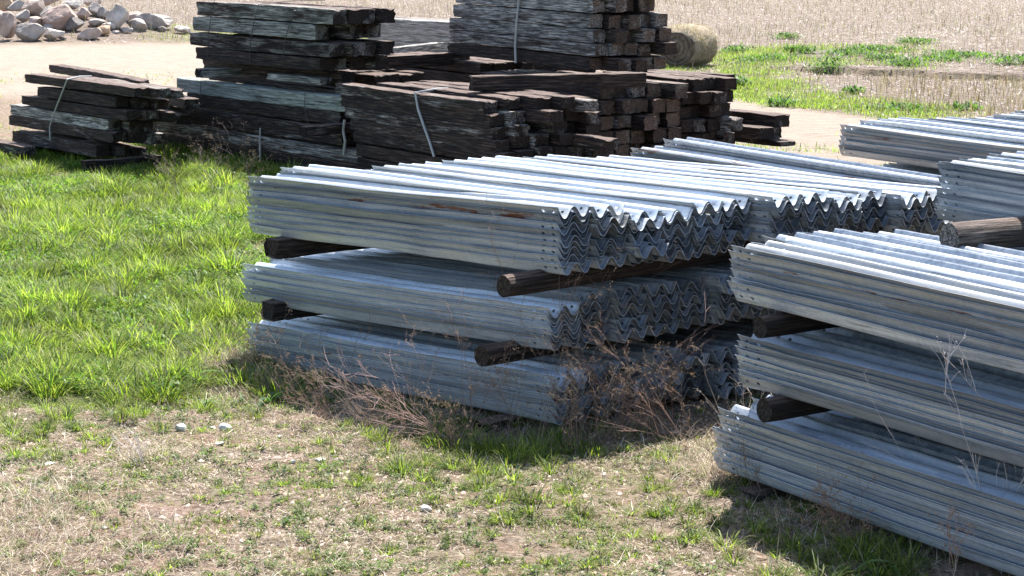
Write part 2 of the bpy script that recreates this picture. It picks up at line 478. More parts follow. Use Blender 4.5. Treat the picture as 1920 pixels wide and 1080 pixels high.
def beam_geo(seed):
    """profile swept along x from -BL to 0, with bolt holes in the webs near both ends"""
    rnd = random.Random(seed)
    n = len(PROF)
    tan = []
    for i in range(n):
        a = PROF[max(0, i - 1)]; b = PROF[min(n - 1, i + 1)]
        dx, dz = b[0] - a[0], b[1] - a[1]; L = math.hypot(dx, dz)
        tan.append((-dz / L, dx / L))
    xs = [0, -0.045, -0.10, -0.155, -0.21, -0.27] + [-0.55, -0.9, -1.25, -1.6, -2.065, -2.35, -2.6, -2.95, -3.3, -3.6] + [-BL + .27, -BL + .21, -BL + .155, -BL + .10, -BL + .045, -BL]
    hole_cells = {1, 3, 17, 19}
    lip = [[rnd.gauss(0, 0.0016) for _ in range(40)] for _ in range(2)]
    dent = [(rnd.uniform(-BL, 0), rnd.uniform(-.15, .15), rnd.uniform(.004, .012)) for _ in range(3)]
    b1, b2, b3 = rnd.uniform(-.012, .012), rnd.uniform(-.008, .012), rnd.uniform(-.006, .006)
    V = []; Fc = []
    def bendz(x):
        s = x / BL
        return b1 * math.sin(math.pi * s) + b3 * math.sin(3 * math.pi * s)
    def bendy(x):
        return b2 * math.sin(math.pi * x / BL)
    for side in (0, 1):
        off = TH / 2 if side == 0 else -TH / 2
        for xi, x in enumerate(xs):
            for i, (y, z) in enumerate(PROF):
                e = (2 - min(i, n - 1 - i)) / 2
                if e > 0: z = z + lip[0 if i < 3 else 1][xi] * e * (1.6 if xi in (0, len(xs) - 1) else 1)
                for dx_, dy_, da in dent: z -= da * math.exp(-((x - dx_) / .12) ** 2 - ((y - dy_) / .05) ** 2)
                V.append((x, y + tan[i][0] * off + bendy(x), z + tan[i][1] * off + bendz(x)))
    m = len(xs)
    def vid(side, r, i): return side * m * n + r * n + i
    for r in range(m - 1):
        for i in range(n - 1):
            if r in hole_cells and i in WEBS:
                rings = []
                for side in (0, 1):
                    c = [vid(side, r, i), vid(side, r, i + 1), vid(side, r + 1, i + 1), vid(side, r + 1, i)]
                    P = [Vector(V[k]) for k in c]
                    cen = (P[0] + P[1] + P[2] + P[3]) / 4
                    eu = (P[3] - P[0]).normalized(); ev = (P[1] - P[0]).normalized()
                    ring = []
                    for k in range(8):
                        # order around: towards P0, P01, P1, P12 ...
                        ang = math.radians(225 + 45 * k)
                        q = cen + eu * (0.0165 * math.cos(ang)) * 1.0 + ev * (0.0125 * math.sin(ang))
                        ring.append(len(V)); V.append(tuple(q))
                    # corners in (eu,ev) angle order: 225=P0, 315=P3, 45=P2, 135=P1
                    c4 = [c[0], c[3], c[2], c[1]]
                    for q in range(4):
                        a, b = c4[q], c4[(q + 1) % 4]
                        r0, r1, r2 = ring[2 * q], ring[2 * q + 1], ring[(2 * q + 2) % 8]
                        f1 = [a, b, r1, r0] if False else None
                        fs = [[a, r1, r0], [a, b, r1], [b, r2, r1]]
                        for f in fs: Fc.append(f if side else f[::-1])
                    rings.append(ring)
                for k in range(8):
                    Fc.append([rings[0][k], rings[0][(k + 1) % 8], rings[1][(k + 1) % 8], rings[1][k]])
            else:
                Fc.append([vid(0, r, i), vid(0, r + 1, i), vid(0, r + 1, i + 1), vid(0, r, i + 1)][::-1])
                Fc.append([vid(1, r, i), vid(1, r + 1, i), vid(1, r + 1, i + 1), vid(1, r, i + 1)])
    for i in range(n - 1):
        for r in (0, m - 1):
            Fc.append([vid(0, r, i), vid(0, r, i + 1), vid(1, r, i + 1), vid(1, r, i)])
    for r in range(m - 1):
        for i in (0, n - 1):
            Fc.append([vid(0, r, i), vid(1, r, i), vid(1, r + 1, i), vid(0, r + 1, i)])
    return V, Fc

BEAM_GEO = [beam_geo(s) for s in range(7)]
BEAM_MESH = []
for V, Fc in BEAM_GEO:
    me = pymesh('guardrail_beam', V, Fc, [M_GALV])
    # smooth across the rolled bends, keep the flat end faces crisp
    me.polygons.foreach_set('use_smooth', [len(p.vertices) == 4 and p.area > 3e-4 for p in me.polygons])
    BEAM_MESH.append(me)

ALL_BEAMS = []       # (priority, matrix, meshindex, label, color)

def column(O, A, B, N, k, u, px, py, pybot, n, where, far=False, spread=None, prio=0, rust=0.0, jit=0.02, rustat=(), label_col=None):
    """one nested column of beams; (px,py) is the front top edge of its near (or far) end"""
    rnd = random.Random(hash((round(px), round(py), n)) & 0xffff)
    P, s = hit(O, A, B, u, px, py)
    Pb, s2 = hit(O, A, B, u, px, pybot)
    H = max(0.09, P.z - Pb.z)
    span = max(0.0, H - 0.083)
    if far: P = P - A * BL
    # spacing: beams lie tight in packs with gaps between
    if n > 1:
        wts = [rnd.choice([0.35, 0.5, 0.8, 1.0, 1.6]) if spread is None else rnd.uniform(1 - spread, 1 + spread) for _ in range(n - 1)]
        tot = sum(wts); steps = [w / tot * span for w in wts]
        steps = [max(0.0065, st) for st in steps]
    z = 0.0
    for i in range(n):
        jv = rnd.uniform(-jit, jit) if i else 0.0
        ju = rnd.uniform(-0.004, 0.004)
        if rnd.random() < 0.12 and i: jv += rnd.uniform(-2.2, 2.2) * jit
        pos = P + B * (0.156 + ju) - N * z - A * jv - N * 0.004
        yaw = rnd.uniform(-0.004, 0.004)
        A2 = (A + B * yaw + N * rnd.uniform(-0.0022, 0.0022)).normalized(); B2 = Vector((A2.y, -A2.x, 0)).normalized(); N2 = B2.cross(A2)
        r = 0.0
        if i in rustat: r = 1.05
        elif rnd.random() < rust: r = rnd.uniform(0.25, 0.7)
        ALL_BEAMS.append((prio + i * 0.01, frame_matrix(pos, A2, B2, N2), rnd.randrange(7), where % ORD[i], (r, 1, 1, 1)))
        if i < n - 1: z += steps[i]
    return P, z

# --- the long front stack, three tiers
AA, BA, NA = axes(*VPA)
OA = W(1045, 390, 14.4)
CW = 0.316
colname = ['front', 'second', 'third', 'fourth', 'fifth', 'sixth', 'seventh', 'eighth', 'ninth', 'tenth', 'eleventh', 'twelfth', 'thirteenth', 'rearmost']
t1 = [(1045, 390, 517, 10), (1113, 388, 506, 10), (1178, 399, 500, 13), (1240, 396, 493, 13), (1300, 381, 485, 12), (1350, 377, 476, 12),
      (1447, 370, 460, 10), (1503, 364, 452, 11), (1562, 371, 450, 9), (1608, 360, 446, 9), (1688, 366, 445, 9), (1738, 359, 440, 9)]
for k, (px, py, pb, n) in enumerate(t1):
    A_, B_, N_ = axes(-2200, 75 if k == 0 else -30)
    column(OA, A_, B_, N_, k, k * CW, px, py, pb, n, 'guardrail beam %s from top in ' + colname[k] + ' column, top tier of centre stack',
           spread=0.55 if k == 0 else None, prio=0.1 * k, rust=0.10, jit=0.016 if k == 0 else 0.038, rustat=(2,) if k == 0 else ())
AB, BB, NB = axes(*VPB)
for k, (px, py, pb) in enumerate([(1181, 277, 330), (1243, 262, 320)]):
    column(OA, AB, BB, NB, k, 12.15 * CW + k * 0.33, px, py, pb, 5, 'weathered guardrail beam %s from top in ' + ['thirteenth', 'rearmost'][k] + ' column, top tier of centre stack',
           far=True, prio=2 + k, rust=0.3, rustat=(0,) if k == 0 else ())
t2 = [(1028, 577, 659, 8), (1081, 553, 656, 10), (1150, 542, 644, 12), (1214, 536, 632, 12), (1268, 530, 617, 11), (1345, 519, 611, 10), (1405, 512, 600, 9), (1465, 506, 590, 8), (1520, 500, 580, 6), (1575, 495, 572, 6), (1630, 490, 565, 6), (1690, 485, 558, 6)]
for k, (px, py, pb, n) in enumerate(t2):
    column(OA, AA, BA, NA, k, k * CW, px, py, pb, n, 'guardrail beam %s from top in ' + colname[k] + ' column, middle tier of centre stack',
           spread=0.5 if k == 0 else None, prio=0.3 + 0.25 * k + (8 if k > 6 else 0), rust=0.06, jit=0.016 if k == 0 else 0.04)
t3 = [(1037, 706, 799, 9), (1080, 697, 789, 9), (1142, 684, 774, 9), (1222, 664, 760, 8), (1264, 662, 755, 8), (1335, 655, 748, 8), (1392, 648, 735, 7), (1450, 636, 720, 5), (1510, 625, 705, 5), (1565, 615, 692, 5), (1620, 605, 680, 5)]
for k, (px, py, pb, n) in enumerate(t3):
    column(OA, AA, BA, NA, k, k * CW, px, py, pb, n, 'guardrail beam %s from top in ' + colname[k] + ' column, bottom tier of centre stack',
           spread=0.5 if k == 0 else None, prio=0.5 + 0.35 * k + (8 if k > 6 else 0), rust=0.05, jit=0.035, rustat=(4,) if k == 0 else ())

# --- right-hand stack in front, three tiers, near ends out of the frame
OR = W(1370, 462, 13.0)
r1 = [(1370, 462, 568, 9), (1405, 452, 560, 7), (1432, 444, 552, 7), (1466, 438, 545, 7), (1505, 436, 540, 6), (1560, 439, 540, 6), (1618, 438, 540, 6)]
for k, (px, py, pb, n) in enumerate(r1):
    column(OR, AB, BB, NB, k, k * CW, px, py, pb, n, 'guardrail beam %s from top in ' + colname[k] + ' column, top tier of right-hand stack',
           far=True, spread=0.4 if k == 0 else None, prio=0.2 + 1.1 * k, rust=0.05, jit=0.02, rustat=(2,) if k == 0 else ())
r2 = [(1383, 626, 724, 9), (1450, 612, 705, 7), (1510, 600, 690, 6), (1570, 590, 680, 6), (1630, 580, 668, 6), (1690, 572, 655, 5), (1750, 565, 645, 5), (1810, 558, 635, 5)]
for k, (px, py, pb, n) in enumerate(r2):
    column(OR, AB, BB, NB, k, k * CW, px, py, pb, n, 'guardrail beam %s from top in ' + colname[k] + ' column, middle tier of right-hand stack',
           far=True, spread=0.4 if k == 0 else None, prio=0.2 + 2.5 * k, rust=0.0, jit=0.03)
r3 = [(1343, 763, 884, 10), (1410, 745, 860, 7), (1475, 730, 840, 6), (1540, 716, 820, 6), (1600, 704, 805, 5), (1660, 693, 790, 5), (1720, 682, 775, 5), (1780, 672, 760, 5)]
for k, (px, py, pb, n) in enumerate(r3):
    column(OR, AB, BB, NB, k, k * CW, px, py, pb, n, 'guardrail beam %s from top in ' + colname[k] + ' column, bottom tier of right-hand stack',
           far=True, spread=0.4 if k == 0 else None, prio=0.2 + 2.5 * k, rust=0.0, jit=0.03)

# --- bundle lying on the round log at the right edge, and the pile below it
OS = W(1757, 301, 15.2)
s1 = [(1757, 301, 413, 10), (1800, 297, 405, 8), (1853, 290, 398, 8), (1900, 290, 395, 7)]
for k, (px, py, pb, n) in enumerate(s1):
    column(OS, AB, BB, NB, k, k * CW, px, py, pb, n, 'guardrail beam %s from top in ' + colname[k] + ' column, bundle raised on log at right edge',
           far=True, spread=0.4 if k == 0 else None, prio=1.0 + 1.6 * k, rust=0.03, jit=0.02)
q1 = [(1700, 447, 540), (1752, 462, 540), (1815, 464, 540), (1872, 462, 540), (1925, 460, 540)]
for k, (px, py, pb) in enumerate(q1):
    column(OS, AB, BB, NB, k, (k - 1.3) * CW, px, py, pb, 7, 'guardrail beam %s from top in ' + colname[k] + ' column, pile under the log at right edge',
           far=True, prio=3.5 + 2.0 * k, rust=0.3, jit=0.03)

# --- farther stack by the track
OT = W(1573, 233, 24.0)
tt = [(1573, 233, 292, 8), (1613, 224, 285, 6), (1650, 221, 280, 5), (1740, 222, 280, 5), (1815, 221, 275, 5), (1862, 213, 270, 5), (1900, 208, 262, 5)]
for k, (px, py, pb, n) in enumerate(tt):
    column(OT, AB, BB, NB, k, k * CW, px, py, pb, n, 'guardrail beam %s from top in ' + colname[k] + ' column, far stack beside the track',
           far=True, spread=0.4 if k == 0 else None, prio=1.8 + 0.9 * k, rust=0.25, jit=0.02, rustat=(2,) if k == 0 else ())
for k in range(4):
    column(OT, AB, BB, NB, k, k * CW, 1575 + 45 * k, 318 - 6 * k, 385 - 6 * k, 5, 'guardrail beam %s from top in ' + colname[k] + ' column, lower tier of far stack',
           far=True, prio=9 + k, rust=0.2)

def emit_beams():
    ALL_BEAMS.sort(key=lambda b: b[0])
    for pr, m, mi, lab, colr in ALL_BEAMS[:300]:
        o = bpy.data.objects.new('guardrail', BEAM_MESH[mi])
        o.matrix_world = m
        o.color = colr
        link(o)
        tag(o, lab, 'guardrail', 'galvanized guardrails nested in stacks')
    rest = ALL_BEAMS[300:]
    Vs = []; Fs = []
    for pr, m, mi, lab, colr in rest:
        V, Fc = BEAM_GEO[mi]
        base = len(Vs)
        Vs.extend([tuple(m @ Vector(v)) for v in V])
        Fs.extend([[i + base for i in f] for f in Fc])
    if Vs:
        random.seed(5)
        me = pymesh('stacked_beams', Vs, Fs, [M_GALV])
        o = link(bpy.data.objects.new('stacked_guardrails', me))
        o.color = (0, 1, 1, 1)
        tag(o, 'remaining galvanized guardrail beams deep inside and at the back of the stacks', 'guardrails', kind='stuff')
    print('beams', len(ALL_BEAMS))
emit_beams()

# ------------------------------------------------------------------ timbers
def timber_mesh(L, w, h, seed, rough=0.0035, chew=0.3, mats=None, round_=False):
    """x from -L to 0, y from 0 to w, z from -h to 0, worn edges, split ends"""
    rnd = random.Random(seed)
    if round_:
        sec = [(0.5 + 0.5 * math.cos(a), -0.5 + 0.5 * math.sin(a)) for a in [2 * math.pi * i / 18 for i in range(18)]]
    else:
        c = 0.035 + rnd.random() * 0.05
        sec = []
        for (cx, cy, a0) in ((1 - c, -c, 0), (c, -c, 90), (c, -1 + c, 180), (1 - c, -1 + c, 270)):
            for a in (0, 45, 90):
                sec.append((cx + c * math.cos(math.radians(a0 + a)), cy + c * math.sin(math.radians(a0 + a))))
        s2 = []
        for i in range(len(sec)):
            a = sec[i]; b = sec[(i + 1) % len(sec)]
            s2.append(a)
            if math.hypot(a[0] - b[0], a[1] - b[1]) > 0.4:
                s2.append(((a[0] * 2 + b[0]) / 3, (a[1] * 2 + b[1]) / 3)); s2.append(((a[0] + b[0] * 2) / 3, (a[1] + b[1] * 2) / 3))
        sec = s2
    n = len(sec)
    m = max(8, int(L / 0.14))
    V = []; Fc = []; fm = []
    ph = [rnd.uniform(0, 9) for _ in range(8)]
    b1, b2 = rnd.uniform(-.012, .012), rnd.uniform(-.012, .012)
    notch = [(rnd.uniform(0.05, 0.95), rnd.randrange(n), rnd.uniform(0.008, 0.03)) for _ in range(int(rnd.uniform(0, 5)) if chew else 0)]
    for r in range(m + 1):
        t = r / m
        x = -L * t
        by = b1 * math.sin(math.pi * t); bz = b2 * math.sin(math.pi * t)
        for i, (a, b) in enumerate(sec):
            y = a * w; z = b * h
            dy = a - 0.5; dz = b + 0.5
            d = rough * (math.sin(7 * t * L + ph[0] + i) + 0.8 * math.sin(17 * t * L + ph[1] + 2.3 * i)) * 0.5 + rnd.uniform(-rough, rough) * 0.7
            for (nt_, ni, na) in notch:
                if abs(ni - i) <= 1: d -= na * math.exp(-((t - nt_) * L / 0.12) ** 2)
            e = 0
            if r in (0, m): e = rnd.uniform(-0.02, 0.014) * (1 if not round_ else .3); d -= 0.004 + (rnd.random() < .15 and not round_) * .02
            V.append((x + e, y + dy * 2 * d + by, z + dz * 2 * d + bz))
    for r in range(m):
        for i in range(n):
            j = (i + 1) % n
            Fc.append([r * n + i, r * n + j, (r + 1) * n + j, (r + 1) * n + i]); fm.append(0)
    # end caps: inner ring + centre
    for r, sgn in ((0, 1), (m, -1)):
        cy = sum(V[r * n + i][1] for i in range(n)) / n; cz = sum(V[r * n + i][2] for i in range(n)) / n; cx = V[r * n][0]
        ring = []
        for i in range(n):
            v = V[r * n + i]
            ring.append(len(V)); V.append((cx + rnd.uniform(-.004, .004), cy + (v[1] - cy) * 0.86, cz + (v[2] - cz) * 0.86))
        c0 = len(V); V.append((cx + sgn * -0.006, cy, cz))
        for i in range(n):
            j = (i + 1) % n
            q = [r * n + j, r * n + i, ring[i], ring[j]]
            tq = [ring[j], ring[i], c0]
            if sgn < 0: q.reverse(); tq.reverse()
            Fc.append(q); fm.append(1); Fc.append(tq); fm.append(1)
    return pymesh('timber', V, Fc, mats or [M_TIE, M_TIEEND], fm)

TIE_N = [0]
def tie(pos, A, B, N, L, w, h, label, grey=0.45, green=0.0, pale=0.0, endtan=0.0, name='timber_tie', cat='railroad tie', group='weathered railroad ties in piles', roll=0.0, mats=None, rough=0.0035, round_=False):
    TIE_N[0] += 1
    me = timber_mesh(L, w, h, TIE_N[0] * 13 + 5, mats=mats, rough=rough, round_=round_, chew=0 if round_ else 0.3)
    o = bpy.data.objects.new(name, me)
    if roll:
        q = Matrix.Rotation(roll, 3, A)
        B = q @ B; N = q @ N
    o.matrix_world = frame_matrix(pos, A, B, N)
    o.color = (grey, green, pale, endtan)
    link(o)
    tag(o, label, cat, group)
    return o

def pile(O, vp, rows, ncols, lab, width=0.235, prot=None, grey=0.45, pale=0.0, endtan=0.15, vis=None, dz=None, endroll=0.0):
    """rows: (near px, near top py, far px, px height); columns behind are filled in with their own offsets"""
    A, B, N = axes(*vp)
    rnd = random.Random(len(lab) * 7 + int(O.x * 100))
    tops = []
    for r, row in enumerate(rows):
        pxn, pyn, pxf, hp = row[:4]
        g0 = row[4] if len(row) > 4 else grey
        green = row[5] if len(row) > 5 else 0.0
        nc = row[6] if len(row) > 6 else ncols
        P, s = hit(O, A, B, 0, pxn, pyn)
        Pb, s1 = hit(O, A, B, 0, pxn, pyn + hp)
        h = (P.z - Pb.z)
        # length so the far end falls on pxf
        lo, hi = 0.2, 8.0
        for _ in range(30):
            mid = (lo + hi) / 2
            q = P + A * mid
            if topix(q.x, q.y, q.z)[0] > pxf: lo = mid
            else: hi = mid
        L = lo
        for k in range(nc):
            v = 0.0
            if k:
                v = rnd.uniform(-0.10, 0.12)
                if prot: v += prot[k % len(prot)] if not isinstance(prot[0], (list, tuple)) else prot[r % len(prot)][k % len(prot[0])]
            zz = (rnd.uniform(-0.012, 0.012) + (dz[k % len(dz)] if dz else 0.0)) if k else 0.0
            pos = P + B * (k * (width + 0.012)) - A * v + N * zz
            LL = L if k == 0 else max(1.6, min(L, 3.2) + rnd.uniform(-0.15, 0.15))
            kn = 'front' if k == 0 else ORD[k]
            hh = h * 0.925
            lb = 'weathered tie, %s row down, %s in depth, %s' % (ORD[r], kn, lab)
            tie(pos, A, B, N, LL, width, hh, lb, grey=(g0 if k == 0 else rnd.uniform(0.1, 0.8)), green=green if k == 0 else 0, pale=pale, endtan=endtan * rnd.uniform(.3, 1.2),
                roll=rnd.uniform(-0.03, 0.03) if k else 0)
    return A, B, N

# left low pile
O1 = W(200, 246, 29.6)
VP1 = (-2100, -140)
A1, B1, N1 = pile(O1, VP1, [(252, 165, 46, 19, .25), (215, 183, 69, 21, .3), (237, 208, 40, 20, .25), (201, 224, 18, 23, .9), (211, 248, 16, 22, .45), (180, 273, 22, 24, .5)],
                  3, 'leaning pile at far left', prot=[0, 0.1, 0.2, 0.3], dz=[0, -.02, -.05, -.1])
def single(px, py, Z, vp, pxf, hp, label, grey=0.4, green=0.0, w=0.235, roll=0.0):
    A, B, N = axes(*vp)
    P = W(px, py, Z)
    lo, hi = 0.1, 9.0
    for _ in range(30):
        mid = (lo + hi) / 2; q = P + A * mid
        if (topix(q.x, q.y, q.z)[0] - pxf) * (1 if px > pxf else -1) > 0: lo = mid
        else: hi = mid
    return tie(P, A, B, N, lo, w, hp / (F / Z), label, grey, green, roll=roll)
single(252, 150, 30.0, (-900, -60), 91, 17, 'dark tie lying loose across the top of the far left pile', 0.25)
single(346, 186, 29.6, (-260, 20), 253, 19, 'dark tie slid off the right side of far left pile', 0.3)
single(330, 216, 29.9, (-500, 0), 240, 18, 'short dark tie wedged low behind far left pile', 0.3)
# base timbers
def crosstimber(px, py, Z, L, vp, w, h, label, grey=0.3, green=0.0, yaw=0.0, **kw):
    """timber that runs from its left front end at (px,py = top) towards the back right"""
    A, B, N = axes(*vp)
    A = Vector((A.x, A.y, 0)).normalized(); N = Vector((0, 0, 1))
    A2 = (-B + A * yaw).normalized()         # near end is the left one: x axis points to it
    P = W(px, py, Z)
    m = A2                                    # frame_matrix takes direction to the far end
    far = -A2
    Bp = Vector((far.y, -far.x, 0)).normalized()
    return tie(P, far, Bp, Vector((0, 0, 1)), L, w, h, label, grey, green, **kw)
crosstimber(150, 300, 29.2, 1.2, VP1, 0.2, 0.17, 'dark base timber under near end of far left pile', name='base_timber', cat='timber', group='base timbers under piles')
crosstimber(20, 268, 31.6, 1.2, VP1, 0.2, 0.17, 'dark base timber under left end of far left pile', name='base_timber', cat='timber', group='base timbers under piles')
single(40, 275, 30.6, (-1800, -100), -60, 18, 'brown tie lying flat on grass at left frame edge', 0.5)

# second pile: three bundles on top of each other
O2 = W(640, 200, 28.7)
VP2 = (-2300, -159)
pile(O2, VP2, [(640, 240, 297, 36, .5), (679, 285, 292, 26, .75), (675, 309, 290, 25, .4), (668, 332, 292, 24, .3), (660, 355, 296, 22, .2)], 3, 'bottom bundle of tall second pile', prot=[0, 0, 0, 0])
pile(O2, VP2, [(646, 182, 330, 31, .95, 1.0), (636, 209, 350, 29, .45)], 3, 'middle bundle of tall second pile', prot=[0, .1, .2, .1], dz=[0, .02, .03, .02])
pile(O2, VP2, [(624, 18, 368, 31, .7, .5), (590, 47, 361, 31, .85, .4), (617, 82, 356, 28, .6, .3), (600, 110, 367, 25, .15)], 4,
     'top bundle of tall second pile', prot=[[0, .1, -.1, .1], [0, -.2, .1, .1], [0, .1, .1, .05], [0, -.1, .1, .25]], width=0.25)
single(640, 136, 29.3, (-2300, -159), 380, 22, 'dark tie squeezed between middle and top bundles of second pile', 0.3)
single(600, 148, 29.1, (-2300, -159), 500, 12, 'split pale plank between bundles of second pile', 0.95, 0.3, w=0.2)
crosstimber(365, 128, 31.0, 1.6, VP2, 0.2, 0.14, 'pale end of bearer timber under top bundle of second pile', grey=0.9, green=0.5)
crosstimber(560, 236, 28.4, 1.5, VP2, 0.2, 0.14, 'bearer timber under middle bundle of second pile', grey=0.5, green=0.6)

# centre bundle, tilted, bound with a pale strap
O3 = W(905, 190, 25.6)
VP3 = (-1800, -150)
pile(O3, VP3, [(905, 190, 628, 25, .55), (917, 215, 638, 27, .35), (923, 240, 646, 25, .6), (929, 264, 655, 24, .5), (938, 288, 662, 26, .4), (930, 315, 668, 26, .2), (930, 342, 668, 26, .2), (930, 369, 668, 24, .2)], 6, 'strapped brown bundle in centre',
     prot=[[0, .1, .55, .65, .9, .3], [0, .05, .55, .3, .2, .35], [0, .1, -.1, .3, .2, .35], [0, .1, .2, .3, .9, .2], [0, .1, .1, .3, .2, .3]], dz=[0, .03, .05, .06, .03, 0])
# square-ended pile right of it
O4 = W(1125, 160, 28.3)
VP4 = (-1700, -159)
pile(O4, VP4, [(1125, 160, 900, 30, .3), (1128, 190, 900, 29, .45), (1126, 219, 900, 28, .15), (1124, 247, 900, 29, .2), (1126, 276, 900, 27, .2)], 5,
     'square-ended pile right of centre', prot=[[0, -.05, .05, .1, .25], [0, .1, .0, .1, .1], [0, .05, .25, .05, .1], [0, .05, .1, .25, .2], [0, .05, 0, .05, .1]], width=0.25, endtan=0.8)
# dark pile behind it
O5 = W(1270, 140, 29.6)
pile(O5, VP4, [(1270, 148, 1130, 26, .15), (1280, 174, 1130, 26, .1), (1272, 200, 1130, 26, .1), (1278, 226, 1130, 26, .1), (1270, 252, 1130, 24, .1)], 4,
     'dark rear pile left of hay bale', prot=[[0, .05, .0, .1], [0, .05, .1, .05], [0, 0, .15, .1], [0, .05, .0, .2], [0, .1, .1, .1]])
single(1360, 140, 30.6, (-1500, -40), 1195, 13, 'long thin dark tie topping the rear pile beside hay bale', 0.35, w=0.2)
single(1357, 147, 30.3, (-1500, -40), 1215, 16, 'dark tie just under the thin top tie of rear pile', 0.2, w=0.2)
single(1300, 150, 29.8, (-1500, -100), 1180, 15, 'reddish sunlit tie on rear pile behind square ends', 0.6, w=0.24)
# loose ties right of it
single(1452, 216, 30.2, (-1400, -60), 1340, 24, 'loose tie with grooved square end right of rear pile', 0.35, w=0.3)
single(1424, 240, 30.0, (-1400, -60), 1330, 22, 'brown loose tie with orange stain right of rear pile', 0.5, w=0.42)
single(1438, 246, 30.5, (-1400, -60), 1340, 22, 'split dark tie stub under the loose ties', 0.3, w=0.25)
single(1462, 266, 30.0, (-1400, -60), 1330, 10, 'flat plank on soil below the loose ties', 0.5, w=0.3)
# top bundle over the square-ended pile
O6 = W(1112, 80, 28.2)
VP6 = (-1350, -159)
pile(O6, VP6, [(1116, -28, 862, 27, .8), (1110, -1, 855, 28, .9), (1106, 27, 850, 29, .85), (1112, 56, 842, 28, .85), (1116, 83, 842, 26, .75), (1104, 109, 838, 26, .1)], 5,
     'high grey bundle at top centre', prot=[[0, .05, .1, .15, .1], [0, .15, .1, .15, .0], [0, .2, .25, .1, .25], [0, .15, .0, .15, .3], [0, .1, .1, .0, .3], [0, .35, .4, .2, .3]], width=0.215, endtan=0.9)
# bearers
crosstimber(880, 141, 26.4, 2.35, VP6, 0.2, 0.19, 'brown bearer timber jutting left under the high grey bundle', grey=0.3, yaw=0.3)
crosstimber(655, 108, 30.5, 2.2, VP3, 0.2, 0.19, 'dark bearer timber on ties left of high grey bundle', grey=0.4, yaw=-0.1)
crosstimber(690, 92, 33.0, 2.2, VP3, 0.18, 0.12, 'grey flat timber behind the dark bearer', grey=0.9, yaw=-0.5)
O8 = W(640, 160, 30.6)
pile(O8, VP2, [(700, 141, 400, 22, .3), (700, 163, 390, 24, .3)], 4, 'packed row behind middle of second pile')
O9 = W(860, 125, 31.5)
pile(O9, VP3, [(900, 119, 650, 22, .4), (890, 141, 650, 24, .3), (890, 165, 650, 24, .3), (890, 189, 650, 24, .3), (890, 213, 650, 24, .3)], 4, 'low dark pile between second and centre piles')
single(1095, 122, 31.0, (-1600, -159), 930, 26, 'dark tie behind the bearer under the high grey bundle', 0.3)
# pale timbers far behind
O7 = W(900, 60, 36.0)
pile(O7, (-3000, -159), [(900, 44, 695, 16, 1.1), (900, 59, 692, 15, 1.0), (900, 73, 690, 15, 1.1), (900, 87, 690, 15, 1.0), (900, 101, 690, 15, .8), (900, 115, 690, 15, .8), (900, 129, 690, 15, .8), (900, 144, 690, 15, .8), (900, 159, 690, 15, .8)], 3, 'pale grey pile in the gap behind', pale=0.6)

# ------------------------------------------------------------------ logs and bearers between the beam tiers
def stack_log(O, A, B, u, px, py, dia_px, L, label, square=False, lm=None, yaw=0.0, dz=0.0, slope=0.0, grey=0.35):
    """left front end centred on pixel (px,py) at depth u of the stack"""
    P, s = hit(O, A, B, u, px, py)
    Z = (P - Vector((0, 0, CAMH))).dot(Vector((0, CP, -SP)))
    d = dia_px / (F / Z)
    Ah = Vector((A.x, A.y, 0)).normalized()
    far = (B + Ah * yaw + Vector((0, 0, slope))).normalized()
    Bp = Vector((far.y, -far.x, 0)).normalized()
    Nn = Bp.cross(far).normalized()
    pos = P - Bp * d * 0.5 + Nn * (d * 0.5 + dz)
    if square:
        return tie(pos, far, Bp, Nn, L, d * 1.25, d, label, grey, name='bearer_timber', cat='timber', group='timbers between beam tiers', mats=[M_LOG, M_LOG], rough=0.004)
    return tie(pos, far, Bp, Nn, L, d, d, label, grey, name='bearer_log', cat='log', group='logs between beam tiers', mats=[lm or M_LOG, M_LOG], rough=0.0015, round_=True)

stack_log(OA, AA, BA, -0.32, 944, 537, 44, 4.4, 'round dark log jutting out under the top tier of the centre stack', yaw=0.03)
stack_log(OA, AA, BA, -0.12, 505, 466, 36, 3.6, 'square bearer under left end of the top tier, centre stack', square=True)
stack_log(OA, AA, BA, -0.28, 902, 668, 42, 3.8, 'dark round log under middle tier of centre stack, near end', yaw=0.03)
stack_log(OA, AA, BA, -0.12, 498, 583, 36, 3.4, 'square bearer under left end of the middle tier, centre stack', square=True)
stack_log(OA, AA, BA, -0.25, 900, 806, 34, 3.4, 'dark base timber on soil under near end of centre stack', square=True)
stack_log(OA, AA, BA, -0.55, 385, 697, 26, 3.0, 'short dark block end poking from grass left of centre stack', square=True)
stack_log(OR, AB, BB, -0.10, 1424, 614, 44, 3.0, 'round log under top tier of right-hand stack', yaw=0.0)
stack_log(OR, AB, BB, -0.10, 1432, 770, 48, 3.0, 'round log under middle tier of right-hand stack', yaw=0.0)
stack_log(OR, AB, BB, -0.05, 1400, 942, 50, 2.6, 'square dark timber on soil under right-hand stack', square=True)
stack_log(OS, AB, BB, -0.72, 1780, 446, 58, 3.0, 'round brown log with cracked end lying on pile at right edge', lm=M_LOG2, yaw=-0.10, grey=0.8)

